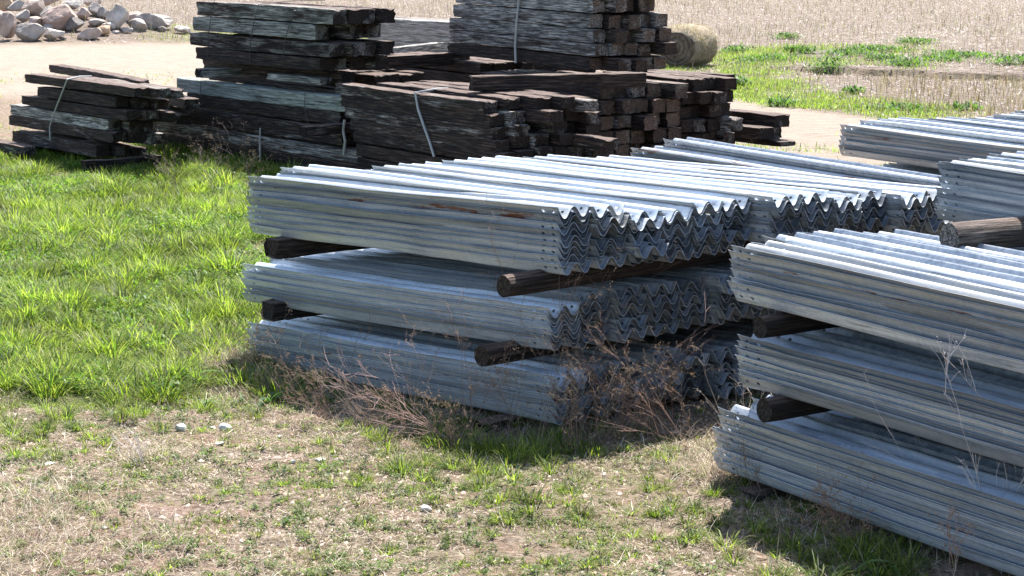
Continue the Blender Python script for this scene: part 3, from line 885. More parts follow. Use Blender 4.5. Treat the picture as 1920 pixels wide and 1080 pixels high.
# ------------------------------------------------------------------ straps
def tube(points, r, mat, name, label, cat, group=None, sides=6, flat=1.0):
    V = []; Fc = []
    pts = [Vector(p) for p in points]
    for i, p in enumerate(pts):
        a = pts[max(0, i - 1)]; b = pts[min(len(pts) - 1, i + 1)]
        t = (b - a).normalized()
        s = t.cross(Vector((0.3, 0.9, 0.2))).normalized(); q = t.cross(s)
        for k in range(sides):
            an = 2 * math.pi * k / sides
            V.append(tuple(p + s * math.cos(an) * r + q * math.sin(an) * r * flat))
    for i in range(len(pts) - 1):
        for k in range(sides):
            j = (k + 1) % sides
            Fc.append([i * sides + k, i * sides + j, (i + 1) * sides + j, (i + 1) * sides + k])
    Fc.append(list(range(sides))[::-1]); Fc.append([(len(pts) - 1) * sides + k for k in range(sides)])
    me = pymesh(name, V, Fc, [mat])
    o = link(bpy.data.objects.new(name, me))
    tag(o, label, cat, group)
    return o

def strap(O, vp, pix, label, r=0.016, mat=None, off=-0.04, tail=None):
    A, B, N = axes(*vp)
    pts = [hit(O, A, B, off, x, y)[0] for x, y in pix]
    if tail: pts = [pts[0] + B * tail + Vector((0, 0, 0.03)), pts[0] + B * tail * 0.5 + Vector((0, 0, 0.035))] + pts
    tube(pts, r, mat or M_STRAP, 'binding_strap', label, 'strap', 'straps round the timber bundles')
strap(O1, VP1, [(126, 149), (118, 170), (108, 195), (98, 222), (93, 240), (94, 262)], 'grey strap down the front of the far left pile', r=0.013, tail=0.4)
strap(O2, VP2, [(488, 240), (487, 265), (488, 300), (490, 338)], 'grey strap on bottom bundle of second pile', r=0.014)
strap(O2, VP2, [(646, 225), (643, 245), (647, 265), (644, 290)], 'ragged grey strap end hanging at right of second pile', r=0.02)
strap(O2, VP2, [(403, -5), (396, 30), (391, 62), (389, 108)], 'thin wire at left of top bundle, second pile', r=0.006, mat=M_WIRE, tail=1.2)
strap(O2, VP2, [(485, 8), (476, 42), (470, 75), (468, 116)], 'thin wire at middle of top bundle, second pile', r=0.006, mat=M_WIRE, tail=1.2)
strap(O2, VP2, [(552, 20), (541, 50), (534, 78), (528, 124)], 'thin wire at right of top bundle, second pile', r=0.006, mat=M_WIRE, tail=1.2)
strap(O2, VP2, [(377, 150), (376, 170), (379, 198)], 'thin wire at left of middle bundle, second pile', r=0.006, mat=M_WIRE)
strap(O2, VP2, [(572, 170), (571, 200), (577, 232)], 'thin wire at right of middle bundle, second pile', r=0.006, mat=M_WIRE)
strap(O3, VP3, [(778, 174), (784, 205), (796, 240), (806, 268), (814, 294)], 'pale bent strap around the strapped centre bundle', r=0.018, tail=0.7)
strap(O6, VP6, [(975, -30), (973, 0), (969, 40), (966, 85), (967, 118)], 'white strap down the front of the high grey bundle', r=0.019)

# ------------------------------------------------------------------ rocks
def rock_mesh(seed, sx, sy, sz, mat, sub=3, amp=0.16):
    import bmesh
    rnd = random.Random(seed)
    bm = bmesh.new()
    bmesh.ops.create_icosphere(bm, subdivisions=sub, radius=1)
    planes = [(Vector((rnd.gauss(0, 1), rnd.gauss(0, 1), rnd.gauss(0, 1))).normalized(), rnd.uniform(0.5, 0.85)) for _ in range(13)]
    ph = [Vector((rnd.gauss(0, 1), rnd.gauss(0, 1), rnd.gauss(0, 1))) * 1.6 for _ in range(5)]
    for v in bm.verts:
        p = v.co.copy()
        for n, d in planes:
            e = p.dot(n) - d
            if e > 0: p -= n * e * 0.97
        f = 1 + amp * 0.35 * sum(math.sin(p.dot(q) * (1 + i) + i) / (1 + i) for i, q in enumerate(ph))
        p *= f
        v.co = Vector((p.x * sx, p.y * sy, p.z * sz))
    me = bpy.data.meshes.new('boulder')
    bm.to_mesh(me); bm.free()
    me.materials.append(mat)
    me.polygons.foreach_set('use_smooth', [False] * len(me.polygons))
    return me

ROCKS = [(10, 10, 34, 26, 'o'), (15, 50, 38, 52, 'p'), (58, 60, 54, 34, 'g'), (42, 31, 32, 26, 'g'), (68, 41, 32, 26, 'p'), (66, 12, 56, 36, 'p'), (113, 32, 76, 46, 'r'),
         (100, 64, 40, 24, 'w'), (170, 62, 50, 26, 'p'), (197, 58, 30, 18, 'o'), (221, 33, 46, 44, 'w'), (181, 19, 38, 24, 'g'), (157, 26, 28, 22, 'p'), (135, 8, 44, 22, 'w'),
         (261, 47, 40, 24, 'g'), (292, 40, 68, 28, 'g'), (252, 33, 34, 22, 'p'), (237, 56, 24, 12, 'g'), (305, 55, 16, 12, 'd'), (345, 55, 32, 18, 'w'), (205, 48, 26, 16, 'w'),
         (181, 41, 28, 18, 'g'), (168, 2, 44, 20, 'p'), (90, 53, 26, 14, 'g'), (30, 12, 40, 24, 'g'), (95, -4, 50, 28, 'p'), (218, 60, 14, 8, 'g'), (140, 46, 34, 26, 'd'), (150, 70, 12, 7, 'g'),
         (-14, 30, 40, 40, 'p'), (118, 72, 14, 8, 'd'), (20, -8, 44, 30, 'g'), (195, 25, 26, 22, 'g'), (88, 28, 30, 26, 'g')]
RT = {'o': ((1.3, .98, .68), 'orange-brown'), 'p': ((1.2, 1.03, .92), 'pinkish'), 'g': ((1.05, 1.02, .98), 'grey'), 'w': ((1.5, 1.45, 1.35), 'pale'), 'r': ((1.1, .88, .78), 'reddish'), 'd': ((.5, .48, .46), 'dark')}
for i, (px, py, w, h, c) in enumerate(ROCKS):
    bpx = py + h / 2
    Z = 50.0
    while Z < 64 + max(0, 60 - py) * 0.06:
        q = W(px, min(bpx, 78), Z)
        if q.z < gz(q.x, q.y): break
        Z += 0.1
    s = F / Z
    base = W(px, py, Z)
    me = rock_mesh(i + 1, w / s / 2 * 1.15, w / s / 2 * 0.95, h / s / 2 * 1.2, M_ROCK)
    o = link(bpy.data.objects.new('boulder', me))
    o.location = base
    o.rotation_euler = (0, random.uniform(-.15, .15), random.uniform(-.3, .3))
    o.color = (*RT[c][0], 1)
    size = 'large' if w > 45 else ('middling' if w > 27 else 'small')
    lr = 'at far left of' if px < 50 else ('in left half of' if px < 130 else ('in right half of' if px < 240 else 'at right end of'))
    ud = 'top' if py < 20 else ('upper' if py < 40 else ('middle' if py < 54 else 'bottom'))
    tag(o, '%s %s boulder %s the rock heap, %s, %s along' % (size, RT[c][1], lr, ud, ORD[i % 18] if False else ('leftward' if i % 2 else 'rightward')), 'boulder', 'boulders heaped beside the track')

for i, (px, py, w, h, lab) in enumerate([(800, 963, 26, 20, 'pale rounded stone alone in the short foreground grass'), (92, 864, 32, 10, 'flat white stone on dry soil at left'),
        (340, 790, 26, 22, 'grey stone chunk in weeds below green grass'), (425, 788, 30, 16, 'pinkish stone chunk left of bottom beams'), (398, 783, 16, 10, 'small pale stone beside pinkish chunk'),
        (413, 822, 20, 9, 'small tan stone below the pinkish chunk'), (600, 855, 26, 8, 'thin pale stone in foreground centre-left'), (550, 862, 16, 8, 'little white stone left of thin pale stone'),
        (523, 803, 12, 9, 'little white stone close to shaded weeds'), (196, 992, 14, 8, 'little pink stone on reddish bare soil'), (708, 835, 14, 8, 'pale stone at the edge of stack shadow')]):
    p = G(px, py)
    s = F / p.y
    o = link(bpy.data.objects.new('stone', rock_mesh(70 + i, w / s / 2, w / s / 2 * .9, h / s / 2, M_STONE, 2, .3)))
    o.location = (p.x, p.y, gz(p.x, p.y) + h / s * 0.3)
    tag(o, lab, 'stone', 'single stones on foreground soil')

# ------------------------------------------------------------------ blades
def blades(base, hgt, wid, az, lean, curl, col, segs=2, tipk=0.35):
    """base (n,3); every blade is a bent tapering strip"""
    n = len(base)
    dirx, diry = np.cos(az), np.sin(az)
    # strips face roughly sideways to their lean
    wx, wy = -diry, dirx
    rows = []
    L = segs
    for s in range(L + 1):
        t = s / L
        off = np.sin(lean + curl * t) * hgt * t
        up = np.cos(lean + curl * t) * hgt * t
        cx = base[:, 0] + dirx * off; cy = base[:, 1] + diry * off; cz = base[:, 2] + up
        if s == L:
            rows.append(np.stack([cx, cy, cz], -1)[:, None, :])
        else:
            w = wid * (1 - (1 - tipk) * t) * 0.5
            a = np.stack([cx - wx * w, cy - wy * w, cz], -1); b = np.stack([cx + wx * w, cy + wy * w, cz], -1)
            rows.append(np.stack([a, b], 1))
    V = np.concatenate(rows, 1)           # n, 2*L+1, 3
    k = 2 * L + 1
    b0 = np.arange(n)[:, None] * k
    quads = []
    for s in range(L - 1):
        quads.append(b0 + np.array([[2 * s, 2 * s + 1, 2 * s + 3, 2 * s + 2]]))
    quads = np.concatenate(quads, 0) if quads else None
    tris = b0 + np.array([[2 * L - 2, 2 * L - 1, 2 * L]])
    colv = np.repeat(col[:, None, :], k, 1)
    return V.reshape(-1, 3), quads, tris, colv.reshape(-1, 3)

def emit_blades(name, label, cat, mat, parts):
    Vs, Qs, Ts, Cs = [], [], [], []
    base = 0
    for V, q, t, c in parts:
        Vs.append(V); Cs.append(c)
        if q is not None: Qs.append(q + base)
        Ts.append(t + base); base += len(V)
    me = npmesh(name, np.concatenate(Vs), np.concatenate(Qs) if Qs else None, np.concatenate(Ts), mat, np.concatenate(Cs))
    o = link(bpy.data.objects.new(name, me))
    tag(o, label, cat, kind='stuff')
    return o

def scatter(n, y0, y1, px0, px1, power=1.0):
    """random ground points in the wedge seen between two columns of the picture"""
    y = np.sqrt(RNG.random(n) * (y1 ** 2 - y0 ** 2) + y0 ** 2)
    a = RNG.random(n) * (px1 - px0) + px0
    if px0 < 0:                      # carry the cover on beyond the left edge, more thinly
        k = n // 3
        y2 = np.sqrt(RNG.random(k) * (y1 ** 2 - y0 ** 2) + y0 ** 2)
        a2 = px0 - RNG.random(k) * 750
        y = np.concatenate([y, y2]); a = np.concatenate([a, a2])
    x = (a - 960) / F * y
    return x, y

def pal(n, cols, jit=0.12):
    c = np.array(cols)[RNG.integers(0, len(cols), n)]
    j = 1 + RNG.normal(0, jit, (n, 1))
    return np.clip(c * j * (1 + RNG.normal(0, 0.04, (n, 3))), 0.004, 0.95)

GREENS = [(0.13, 0.19, 0.03), (0.205, 0.265, 0.042), (0.27, 0.325, 0.055), (0.055, 0.10, 0.027), (0.33, 0.355, 0.09)]
DRYC = [(0.34, 0.255, 0.19), (0.44, 0.355, 0.285), (0.24, 0.17, 0.125), (0.62, 0.55, 0.46), (0.50, 0.42, 0.33), (0.14, 0.095, 0.07), (0.22, 0.155, 0.115)]

def near_seg_mask(x, y):
    """under the beam stacks (no tall grass grows through them)"""
    def inside(O, A, B, u0, u1, v0, v1):
        Ah = np.array([A.x, A.y]); Ah /= np.linalg.norm(Ah); Bh = np.array([B.x, B.y])
        dx, dy = x - O.x, y - O.y
        v = dx * Ah[0] + dy * Ah[1]; u = dx * Bh[0] + dy * Bh[1]
        return (u > u0) & (u < u1) & (v > v0) & (v < v1)
    return inside(OA, AA, BA, 0.1, 4.5, -0.1, 4.2) | inside(OR, AB, BB, 0.1, 2.4, -4.2, 0.1)

def lush_grass():
    parts = []
    # tussock centres
    cx, cy = scatter(480, 15.5, 33, -120, 600)
    l, _, _ = masks(cx, cy)
    keep = (l > 0.5); cx, cy = cx[keep], cy[keep]
    m = len(cx)
    ex = [(60, 296), (20, 300), (140, 312), (230, 335), (310, 345), (360, 430), (400, 395), (445, 405), (150, 605), (50, 640), (250, 400), (300, 410), (120, 450), (370, 530), (425, 450), (200, 700), (330, 690),
          (100, 700), (30, 420), (230, 560), (20, 520), (300, 620), (430, 500), (180, 500), (270, 480), (70, 560), (380, 640), (440, 560), (10, 700), (260, 720)]
    ep = [G(a, b) for a, b in ex]
    cx = np.concatenate([cx, [p.x for p in ep]]); cy = np.concatenate([cy, [p.y for p in ep]]); m = len(cx)
    cr = RNG.uniform(0.10, 0.30, m); ch = RNG.uniform(0.14, 0.38, m); ctone = RNG.uniform(0.55, 1.3, m)
    cr[-len(ex):] = RNG.uniform(.26, .38, len(ex)); ch[-len(ex):] = RNG.uniform(.3, .42, len(ex))
    cnt = (cr * 820).astype(int)
    idx = np.repeat(np.arange(m), cnt); n = len(idx)
    rr = cr[idx] * np.sqrt(RNG.random(n)); aa = RNG.random(n) * 2 * np.pi
    x = cx[idx] + rr * np.cos(aa); y = cy[idx] + rr * np.sin(aa)
    h = ch[idx] * RNG.uniform(0.55, 1.1, n)
    lean = 0.10 + 0.75 * rr / 0.3 * RNG.uniform(0.4, 1.2, n)
    az = aa + RNG.normal(0, 0.5, n)
    base = np.stack([x, y, gheight(x, y) - 0.01], -1)
    col = pal(n, GREENS) * ctone[idx][:, None]
    ok = ~near_seg_mask(x, y)
    s = lambda a: a[ok]
    parts.append(blades(s(base), s(h), RNG.uniform(0.007, 0.014, ok.sum()), s(az), s(lean), RNG.uniform(0.2, 0.9, ok.sum()), s(col), 3))
    # under-growth everywhere
    x, y = scatter(160000, 15.0, 34, -140, 620)
    l, _, _ = masks(x, y)
    gap = fbm(x, y, 1.7, 61, 3)
    keep = (l > RNG.random(len(x))) & (gap + RNG.normal(0, .05, len(x)) > 0.43) & ~near_seg_mask(x, y)
    x, y = x[keep], y[keep]; n = len(x)
    hn = fbm(x, y, 0.8, 71, 3)
    h = (0.03 + 0.15 * np.clip((hn - 0.3) * 2.0, 0, 1)) * RNG.uniform(0.6, 1.3, n)
    base = np.stack([x, y, gheight(x, y) - 0.01], -1)
    tone = (0.75 + 0.6 * vnoise(x, y, 1.3, 81))[:, None]
    parts.append(blades(base, h, RNG.uniform(0.004, 0.010, n), RNG.random(n) * 6.283, RNG.uniform(0.05, 0.7, n), RNG.uniform(0, 0.9, n), pal(n, GREENS + [(0.22, 0.26, 0.06)]) * tone, 2))
    # dead thatch lying in the gaps
    x, y = scatter(60000, 15.0, 34, -140, 540)
    l, _, _ = masks(x, y)
    keep = (l > .4) & (fbm(x, y, 1.7, 61, 3) < 0.47) & ~near_seg_mask(x, y)
    x, y = x[keep], y[keep]; n = len(x)
    base = np.stack([x, y, gheight(x, y) + RNG.uniform(0, .03, n)], -1)
    parts.append(blades(base, RNG.uniform(.06, .22, n), RNG.uniform(.003, .007, n), RNG.random(n) * 6.283, RNG.uniform(.9, 1.55, n), RNG.uniform(0, .6, n), pal(n, DRYC, .15) * .9, 2))
    # small broad leaves among the grass
    x, y = scatter(60000, 15.5, 32, -120, 500)
    l, _, _ = masks(x, y)
    keep = (l > 0.5) & (fbm(x, y, 1.1, 91, 3) > 0.52) & ~near_seg_mask(x, y)
    x, y = x[keep], y[keep]; n = len(x)
    base = np.stack([x, y, gheight(x, y) + RNG.uniform(0, 0.12, n)], -1)
    parts.append(blades(base, RNG.uniform(0.03, 0.07, n), RNG.uniform(0.014, 0.026, n), RNG.random(n) * 6.283, RNG.uniform(0.5, 1.3, n), RNG.uniform(0, .6, n), pal(n, [(0.09, 0.17, 0.03), (0.13, 0.22, 0.04), (0.17, 0.25, 0.04)]), 2, 0.9))
    emit_blades('lush_grass', 'bright green spring grass left of the beam stack', 'grass', M_GRASS, parts)

def fore_grass():
    parts = []
    x, y = scatter(300000, 10.6, 20, -140, 2060)
    l, r, f = masks(x, y)
    px, py = topix(x, y, 0 * x)
    d = fbm(x, y, 1.6, 111, 4)
    d2 = fbm(x, y, 5.0, 121, 2)
    prob = np.clip((d - 0.42) * 5, 0.05, 1) * np.clip((d2 - 0.33) * 4, 0.05, 1)
    # greener close to the stacks and towards the right
    prob = prob * (0.85 + 0.75 * sstep(300, 900, px))
    keep = (RNG.random(len(x)) < prob) & (l < 0.6) & ~near_seg_mask(x, y)
    x, y = x[keep], y[keep]; n = len(x)
    px, py = px[keep], py[keep]
    h = RNG.uniform(0.012, 0.045, n) * (0.8 + 0.7 * vnoise(x, y, 2.0, 131))
    base = np.stack([x, y, gheight(x, y) - 0.004], -1)
    c = pal(n, [(0.13, 0.185, 0.035), (0.19, 0.24, 0.05), (0.235, 0.265, 0.08), (0.085, 0.125, 0.03), (0.28, 0.28, 0.11)])
    parts.append(blades(base, h, RNG.uniform(0.003, 0.007, n), RNG.random(n) * 6.283, RNG.uniform(0.1, 1.2, n), RNG.uniform(0, 0.8, n), c, 2))
    # tufts: along the shadow edge of the stacks and here and there
    T = []
    for px_, py_, k, hh, sp in [(620, 830, 5, .10, .18), (820, 870, 9, .12, .3), (900, 880, 12, .14, .35), (970, 915, 14, .15, .35), (1010, 850, 10, .17, .3), (940, 850, 10, .18, .3),
                                (1160, 840, 10, .13, .35), (1250, 850, 9, .13, .4), (1120, 925, 6, .09, .25), (1300, 1020, 9, .14, .25), (1590, 1065, 5, .22, .15), (1650, 1072, 5, .22, .12),
                                (1230, 955, 5, .08, .3), (1060, 1040, 8, .08, .5), (700, 1000, 6, .08, .3), (250, 840, 4, .08, .2), (40, 800, 6, .12, .25), (330, 700, 6, .2, .2),
                                (150, 810, 4, .12, .15), (1300, 900, 6, .1, .3), (1380, 990, 5, .1, .3), (750, 800, 4, .12, .2), (490, 720, 4, .12, .15), (560, 790, 3, .08, .1), (180, 1050, 5, .07, .3),
                                (850, 790, 12, .16, .3), (930, 820, 16, .2, .3), (780, 770, 8, .14, .3), (1420, 970, 10, .12, .3), (1560, 1000, 12, .14, .4), (1750, 1060, 10, .16, .4), (1080, 790, 8, .2, .2), (60, 760, 10, .2, .35), (150, 770, 9, .16, .3), (260, 745, 9, .18, .3), (20, 850, 7, .14, .25), (110, 830, 5, .1, .25), (340, 760, 6, .14, .2), (500, 860, 4, .07, .3), (1450, 1010, 5, .1, .3), (1700, 1060, 6, .15, .3), (270, 1040, 5, .07, .3), (1180, 1040, 5, .07, .3), (900, 1040, 5, .06, .4)]:
        p = G(px_, py_)
        for _ in range(k):
            T.append((p.x + random.gauss(0, sp), p.y + random.gauss(0, sp * 1.3), hh * random.uniform(.6, 1.2)))
    # smaller tufts scattered everywhere in the foreground
    tx, ty = scatter(700, 11.0, 17.5, -100, 1980)
    for a, b in zip(tx, ty): T.append((a, b, random.uniform(0.03, 0.075)))
    T = np.array(T)
    ok = ~near_seg_mask(T[:, 0], T[:, 1]); T = T[ok]
    m = len(T); cnt = np.where(T[:, 2] > 0.075, 60, 34)
    idx = np.repeat(np.arange(m), cnt); n = len(idx)
    rr = (0.35 * T[idx, 2] + 0.012) * np.sqrt(RNG.random(n)); aa = RNG.random(n) * 6.283
    x = T[idx, 0] + rr * np.cos(aa); y = T[idx, 1] + rr * np.sin(aa)
    base = np.stack([x, y, gheight(x, y) - 0.005], -1)
    lean = 0.15 + RNG.uniform(0, 0.55, n)
    parts.append(blades(base, T[idx, 2] * RNG.uniform(0.5, 1.15, n), RNG.uniform(0.004, 0.008, n), aa, lean, RNG.uniform(0.2, 1.0, n), pal(n, GREENS) * np.repeat(RNG.uniform(.5, 1.15, m), cnt)[:, None], 3))
    sx, sy = scatter(2600, 10.8, 18, -120, 2020)
    q = fbm(sx, sy, 1.2, 141, 3)
    l, r, f = masks(sx, sy)
    ok = (RNG.random(len(sx)) < np.clip((q - .4) * 5, .1, 1)) & (l < .5) & ~near_seg_mask(sx, sy)
    sx, sy = sx[ok], sy[ok]; m = len(sx)
    idx = np.repeat(np.arange(m), 26); n = len(idx)
    rad = RNG.uniform(.02, .075, m)[idx]
    x = sx[idx] + RNG.normal(0, 1, n) * rad * .6; y = sy[idx] + RNG.normal(0, 1, n) * rad * .6
    base = np.stack([x, y, gheight(x, y) + RNG.uniform(0, .035, n)], -1)
    tone = RNG.uniform(.6, 1.25, m)[idx][:, None]
    parts.append(blades(base, RNG.uniform(.012, .032, n), RNG.uniform(.007, .013, n), RNG.random(n) * 6.283, RNG.uniform(.5, 1.5, n), RNG.uniform(0, .6, n), pal(n, [(.10, .16, .04), (.15, .20, .05), (.08, .13, .045), (.20, .24, .09)]) * tone, 2, .9))
    emit_blades('foreground_grass', 'thin patchy short grass and tufts on the foreground soil', 'grass', M_GRASS, parts)

def litter():
    parts = []
    x, y = scatter(150000, 10.6, 19, -140, 2060)
    l, r, f = masks(x, y)
    px, py = topix(x, y, 0 * x)
    d = fbm(x, y, 1.3, 151, 4)
    keep = (RNG.random(len(x)) < np.clip((d - 0.33) * 4, 0.08, 1)) & (l < 0.8)
    x, y, px, py = x[keep], y[keep], px[keep], py[keep]; n = len(x)
    base = np.stack([x, y, gheight(x, y) + RNG.uniform(0.001, 0.014, n)], -1)
    h = RNG.uniform(0.02, 0.075, n) * np.where(RNG.random(n) < 0.05, 3.0, 1.0)
    parts.append(blades(base, h, RNG.uniform(0.002, 0.0055, n), RNG.random(n) * 6.283, RNG.uniform(1.15, 1.62, n), RNG.uniform(-.2, .3, n), pal(n, DRYC, .2), 2))
    # straw drift at the lower left corner and small heaps
    for px_, py_, k, sp, hh in [(20, 1040, 2600, .45, .17), (60, 940, 900, .3, .15), (265, 850, 420, .10, .16), (10, 990, 900, .3, .2), (450, 650, 1500, .18, .28), (470, 690, 1500, .25, .2), (430, 720, 700, .25, .12),
                                (1100, 860, 1100, .35, .08), (1060, 800, 900, .3, .2), (1230, 800, 500, .3, .2), (1380, 880, 700, .25, .15), (600, 760, 900, .4, .14), (800, 790, 900, .4, .14), (1500, 1000, 900, .5, .12), (1750, 1030, 900, .5, .2),
                                (1340, 900, 900, .15, .22), (1330, 860, 500, .12, .2), (560, 1050, 700, .5, .12)]:
        p = G(px_, py_)
        x = p.x + RNG.normal(0, sp, k); y = p.y + RNG.normal(0, sp, k)
        base = np.stack([x, y, gheight(x, y) + RNG.uniform(0, .02, k)], -1)
        parts.append(blades(base, hh * RNG.uniform(.4, 1.3, k), RNG.uniform(.002, .0045, k), RNG.random(k) * 6.283, RNG.uniform(.3, 1.5, k), RNG.uniform(0, 1.0, k), pal(k, DRYC + [(0.36, 0.26, 0.19)], .18), 3))
    emit_blades('dry_litter', 'pale dry straw and leaf litter over the foreground soil', 'straw litter', M_DRY, parts)

def pebbles():
    n = 42000
    x, y = scatter(n, 10.6, 20, -140, 2060)
    d = fbm(x, y, 1.1, 171, 3)
    keep = RNG.random(len(x)) < np.clip((d - 0.35) * 3, 0.1, 1)
    x, y = x[keep], y[keep]; n = len(x)
    s = RNG.gamma(2.0, 0.0028, n) + 0.003
    oct_ = np.array([[1, 0, 0], [0, 1, 0], [-1, 0, 0], [0, -1, 0], [0, 0, .7], [.5, .5, .45]], float)
    V = oct_[None] * s[:, None, None] * RNG.uniform(0.6, 1.35, (n, 6, 1))
    V[:, :, 0] += x[:, None]; V[:, :, 1] += y[:, None]; V[:, :, 2] += gheight(x, y)[:, None]
    b = np.arange(n)[:, None] * 6
    tris = np.concatenate([b + np.array([[p, q, r]]) for p, q, r in ((0, 5, 4), (0, 1, 5), (5, 1, 4), (1, 2, 4), (2, 3, 4), (3, 0, 4))])
    col = np.repeat(pal(n, [(0.34, 0.27, 0.22), (0.38, 0.30, 0.25), (0.20, 0.145, 0.11), (0.33, 0.22, 0.165), (0.10, 0.07, 0.055)], .15)[:, None], 6, 1).reshape(-1, 3)
    emit = npmesh('pebbles', V.reshape(-1, 3), None, tris, M_TWIG, col)
    o = link(bpy.data.objects.new('pebbles', emit))
    tag(o, 'clods and small pebbles strewn on the bare soil', 'pebbles', kind='stuff')

def far_plants():
    parts = []
    # short green strips beside the track and among the timber piles
    x, y = scatter(260000, 30, 58, 1200, 2000)
    px, py = topix(x, y, 0 * x)
    w = (fbm(x, y, 0.35, 201, 4) - 0.5)
    hi = 84 + (px - 700) * 0.148
    band = sstep(-46, -20, py - hi + w * 60) * sstep(6, -10, py - hi + w * 30)
    band2 = 0.55 * sstep(0.52, 0.62, fbm(x, y, 0.5, 205, 3)) * sstep(90, 105, py) * sstep(160, 140, py) * sstep(1850, 1450, px)
    band3 = 0.6 * sstep(1330, 1370, px) * sstep(1520, 1440, px) * sstep(98, 110, py) * sstep(150, 135, py)
    near = 0.30 * sstep(245, 262, py) * sstep(0.45, 0.6, fbm(x, y, 0.8, 207, 3))
    keep = RNG.random(len(x)) < np.maximum.reduce([band, band2, band3, near])
    x, y = x[keep], y[keep]; n = len(x)
    base = np.stack([x, y, gheight(x, y) - .01], -1)
    parts.append(blades(base, RNG.uniform(.05, .16, n) * (0.6 + 0.8 * vnoise(x, y, .7, 211)), RNG.uniform(.008, .018, n), RNG.random(n) * 6.283, RNG.uniform(.1, .9, n), RNG.uniform(0, .8, n), pal(n, GREENS + [(0.22, 0.27, 0.06)]) * 1.05, 2))
    x, y = scatter(90000, 27, 68, -100, 760)
    px, py = topix(x, y, 0 * x)
    k1 = 1.0 * sstep(52, 60, py) * sstep(84, 72, py) * sstep(230, 300, px)
    k2 = 0.35 * sstep(0.47, 0.6, fbm(x, y, .6, 221, 3)) * sstep(130, 150, py)
    keep = RNG.random(len(x)) < np.maximum(k1, k2)
    x, y = x[keep], y[keep]; n = len(x)
    base = np.stack([x, y, gheight(x, y) - .01], -1)
    parts.append(blades(base, RNG.uniform(.03, .12, n), RNG.uniform(.008, .018, n), RNG.random(n) * 6.283, RNG.uniform(.1, .9, n), RNG.uniform(0, .8, n), pal(n, GREENS + [(0.30, 0.30, 0.12)]), 2))
    # green weeds in the field
    W_ = []
    for px_, py_, r_, h_ in [(1384, 158, .22, .35), (1552, 130, .45, .4), (1512, 104, .3, .25), (1475, 75, .35, .25), (1485, 102, .2, .25), (1640, 100, .7, .2), (1590, 108, .6, .18), (1715, 85, .5, .2), (1700, 128, .5, .2),
                             (1895, 125, .6, .3), (1465, 195, .3, .2), (1600, 170, .2, .2), (1380, 95, .4, .25), (1430, 112, .8, .15), (1690, 200, .5, .12), (1808, 200, .25, .15), (1760, 118, .6, .15), (1335, 205, .3, .1), (1660, 118, .5, .2), (1800, 110, .7, .15)]:
        p = G(px_, py_ + 6); W_.append((p.x, p.y, r_, h_))
    W_ = np.array(W_); cnt = (W_[:, 2] * 900).astype(int); idx = np.repeat(np.arange(len(W_)), cnt); n = len(idx)
    x = W_[idx, 0] + RNG.normal(0, 1, n) * W_[idx, 2] * .55; y = W_[idx, 1] + RNG.normal(0, 1, n) * W_[idx, 2] * .6
    base = np.stack([x, y, gheight(x, y) + RNG.uniform(0, .6, n) * W_[idx, 3]], -1)
    parts.append(blades(base, RNG.uniform(.06, .14, n), RNG.uniform(.02, .05, n), RNG.random(n) * 6.283, RNG.uniform(.3, 1.2, n), RNG.uniform(0, .6, n), pal(n, [(0.07, .13, .03), (.12, .19, .04), (.09, .16, .05)]), 2, .8))
    emit_blades('verge_grass', 'green grass and weeds along the dirt track and field edge', 'grass', M_GRASS, parts)
    # stubble
    parts = []
    x, y = scatter(120000, 36, 112, -100, 2050)
    l, r, f = masks(x, y)
    px, py = topix(x, y, 0 * x)
    row = (x * 0.35 + y) / 0.76
    rowf = np.exp(-(((row - np.round(row)) * 0.76) / 0.09) ** 2)
    keep = (f > .5) & (RNG.random(len(x)) < 0.15 + 0.8 * rowf) & (RNG.random(len(x)) < 0.35 + 0.65 * (fbm(x, y, .4, 231, 3) > .45))
    x, y = x[keep], y[keep]; n = len(x)
    base = np.stack([x, y, gheight(x, y) - .01], -1)
    parts.append(blades(base, RNG.uniform(.10, .34, n), RNG.uniform(.008, .018, n), RNG.random(n) * 6.283, np.abs(RNG.normal(0.15, .25, n)), RNG.uniform(-.2, .3, n), pal(n, [(0.26, 0.19, 0.155), (0.34, 0.265, 0.22), (0.20, 0.14, 0.11), (.42, .355, .30)], .15), 2, .8))
    x, y = scatter(110000, 36, 112, -100, 2050)
    l, r, f = masks(x, y)
    keep = (f > RNG.random(len(x)) + .1)
    x, y = x[keep], y[keep]; n = len(x)
    base = np.stack([x, y, gheight(x, y) + .015], -1)
    parts.append(blades(base, RNG.uniform(.08, .30, n), RNG.uniform(.012, .03, n), RNG.random(n) * 6.283, RNG.uniform(1.25, 1.6, n), RNG.uniform(-.1, .2, n), pal(n, [(0.40, 0.345, 0.295), (0.33, 0.27, 0.225), (0.49, 0.435, 0.385), (0.22, 0.16, 0.13)], .12), 2, .8))
    # stubble between track and bank, nearer and taller at the right edge
    x, y = scatter(2000, 36, 48, 1560, 2050)
    px, py = topix(x, y, 0 * x)
    keep = (RNG.random(len(x)) < sstep(1560, 1720, px)) & (py > 150) & (py < 84 + (px - 700) * 0.148 - 22 + 20 * (RNG.random(len(x)) - .5))
    x, y = x[keep], y[keep]; n = len(x)
    base = np.stack([x, y, gheight(x, y) - .01], -1)
    parts.append(blades(base, RNG.uniform(.15, .36, n), RNG.uniform(.010, .018, n), RNG.random(n) * 6.283, np.abs(RNG.normal(0.2, .3, n)), RNG.uniform(-.2, .3, n), pal(n, [(0.30, 0.22, 0.15), (0.38, 0.29, 0.21), (0.22, 0.15, 0.10)], .15), 2, .8))
    emit_blades('field_stubble', 'pale cut stalks and residue over the harvested field', 'stubble', M_DRY, parts)

lush_grass(); fore_grass(); litter(); pebbles(); far_plants()

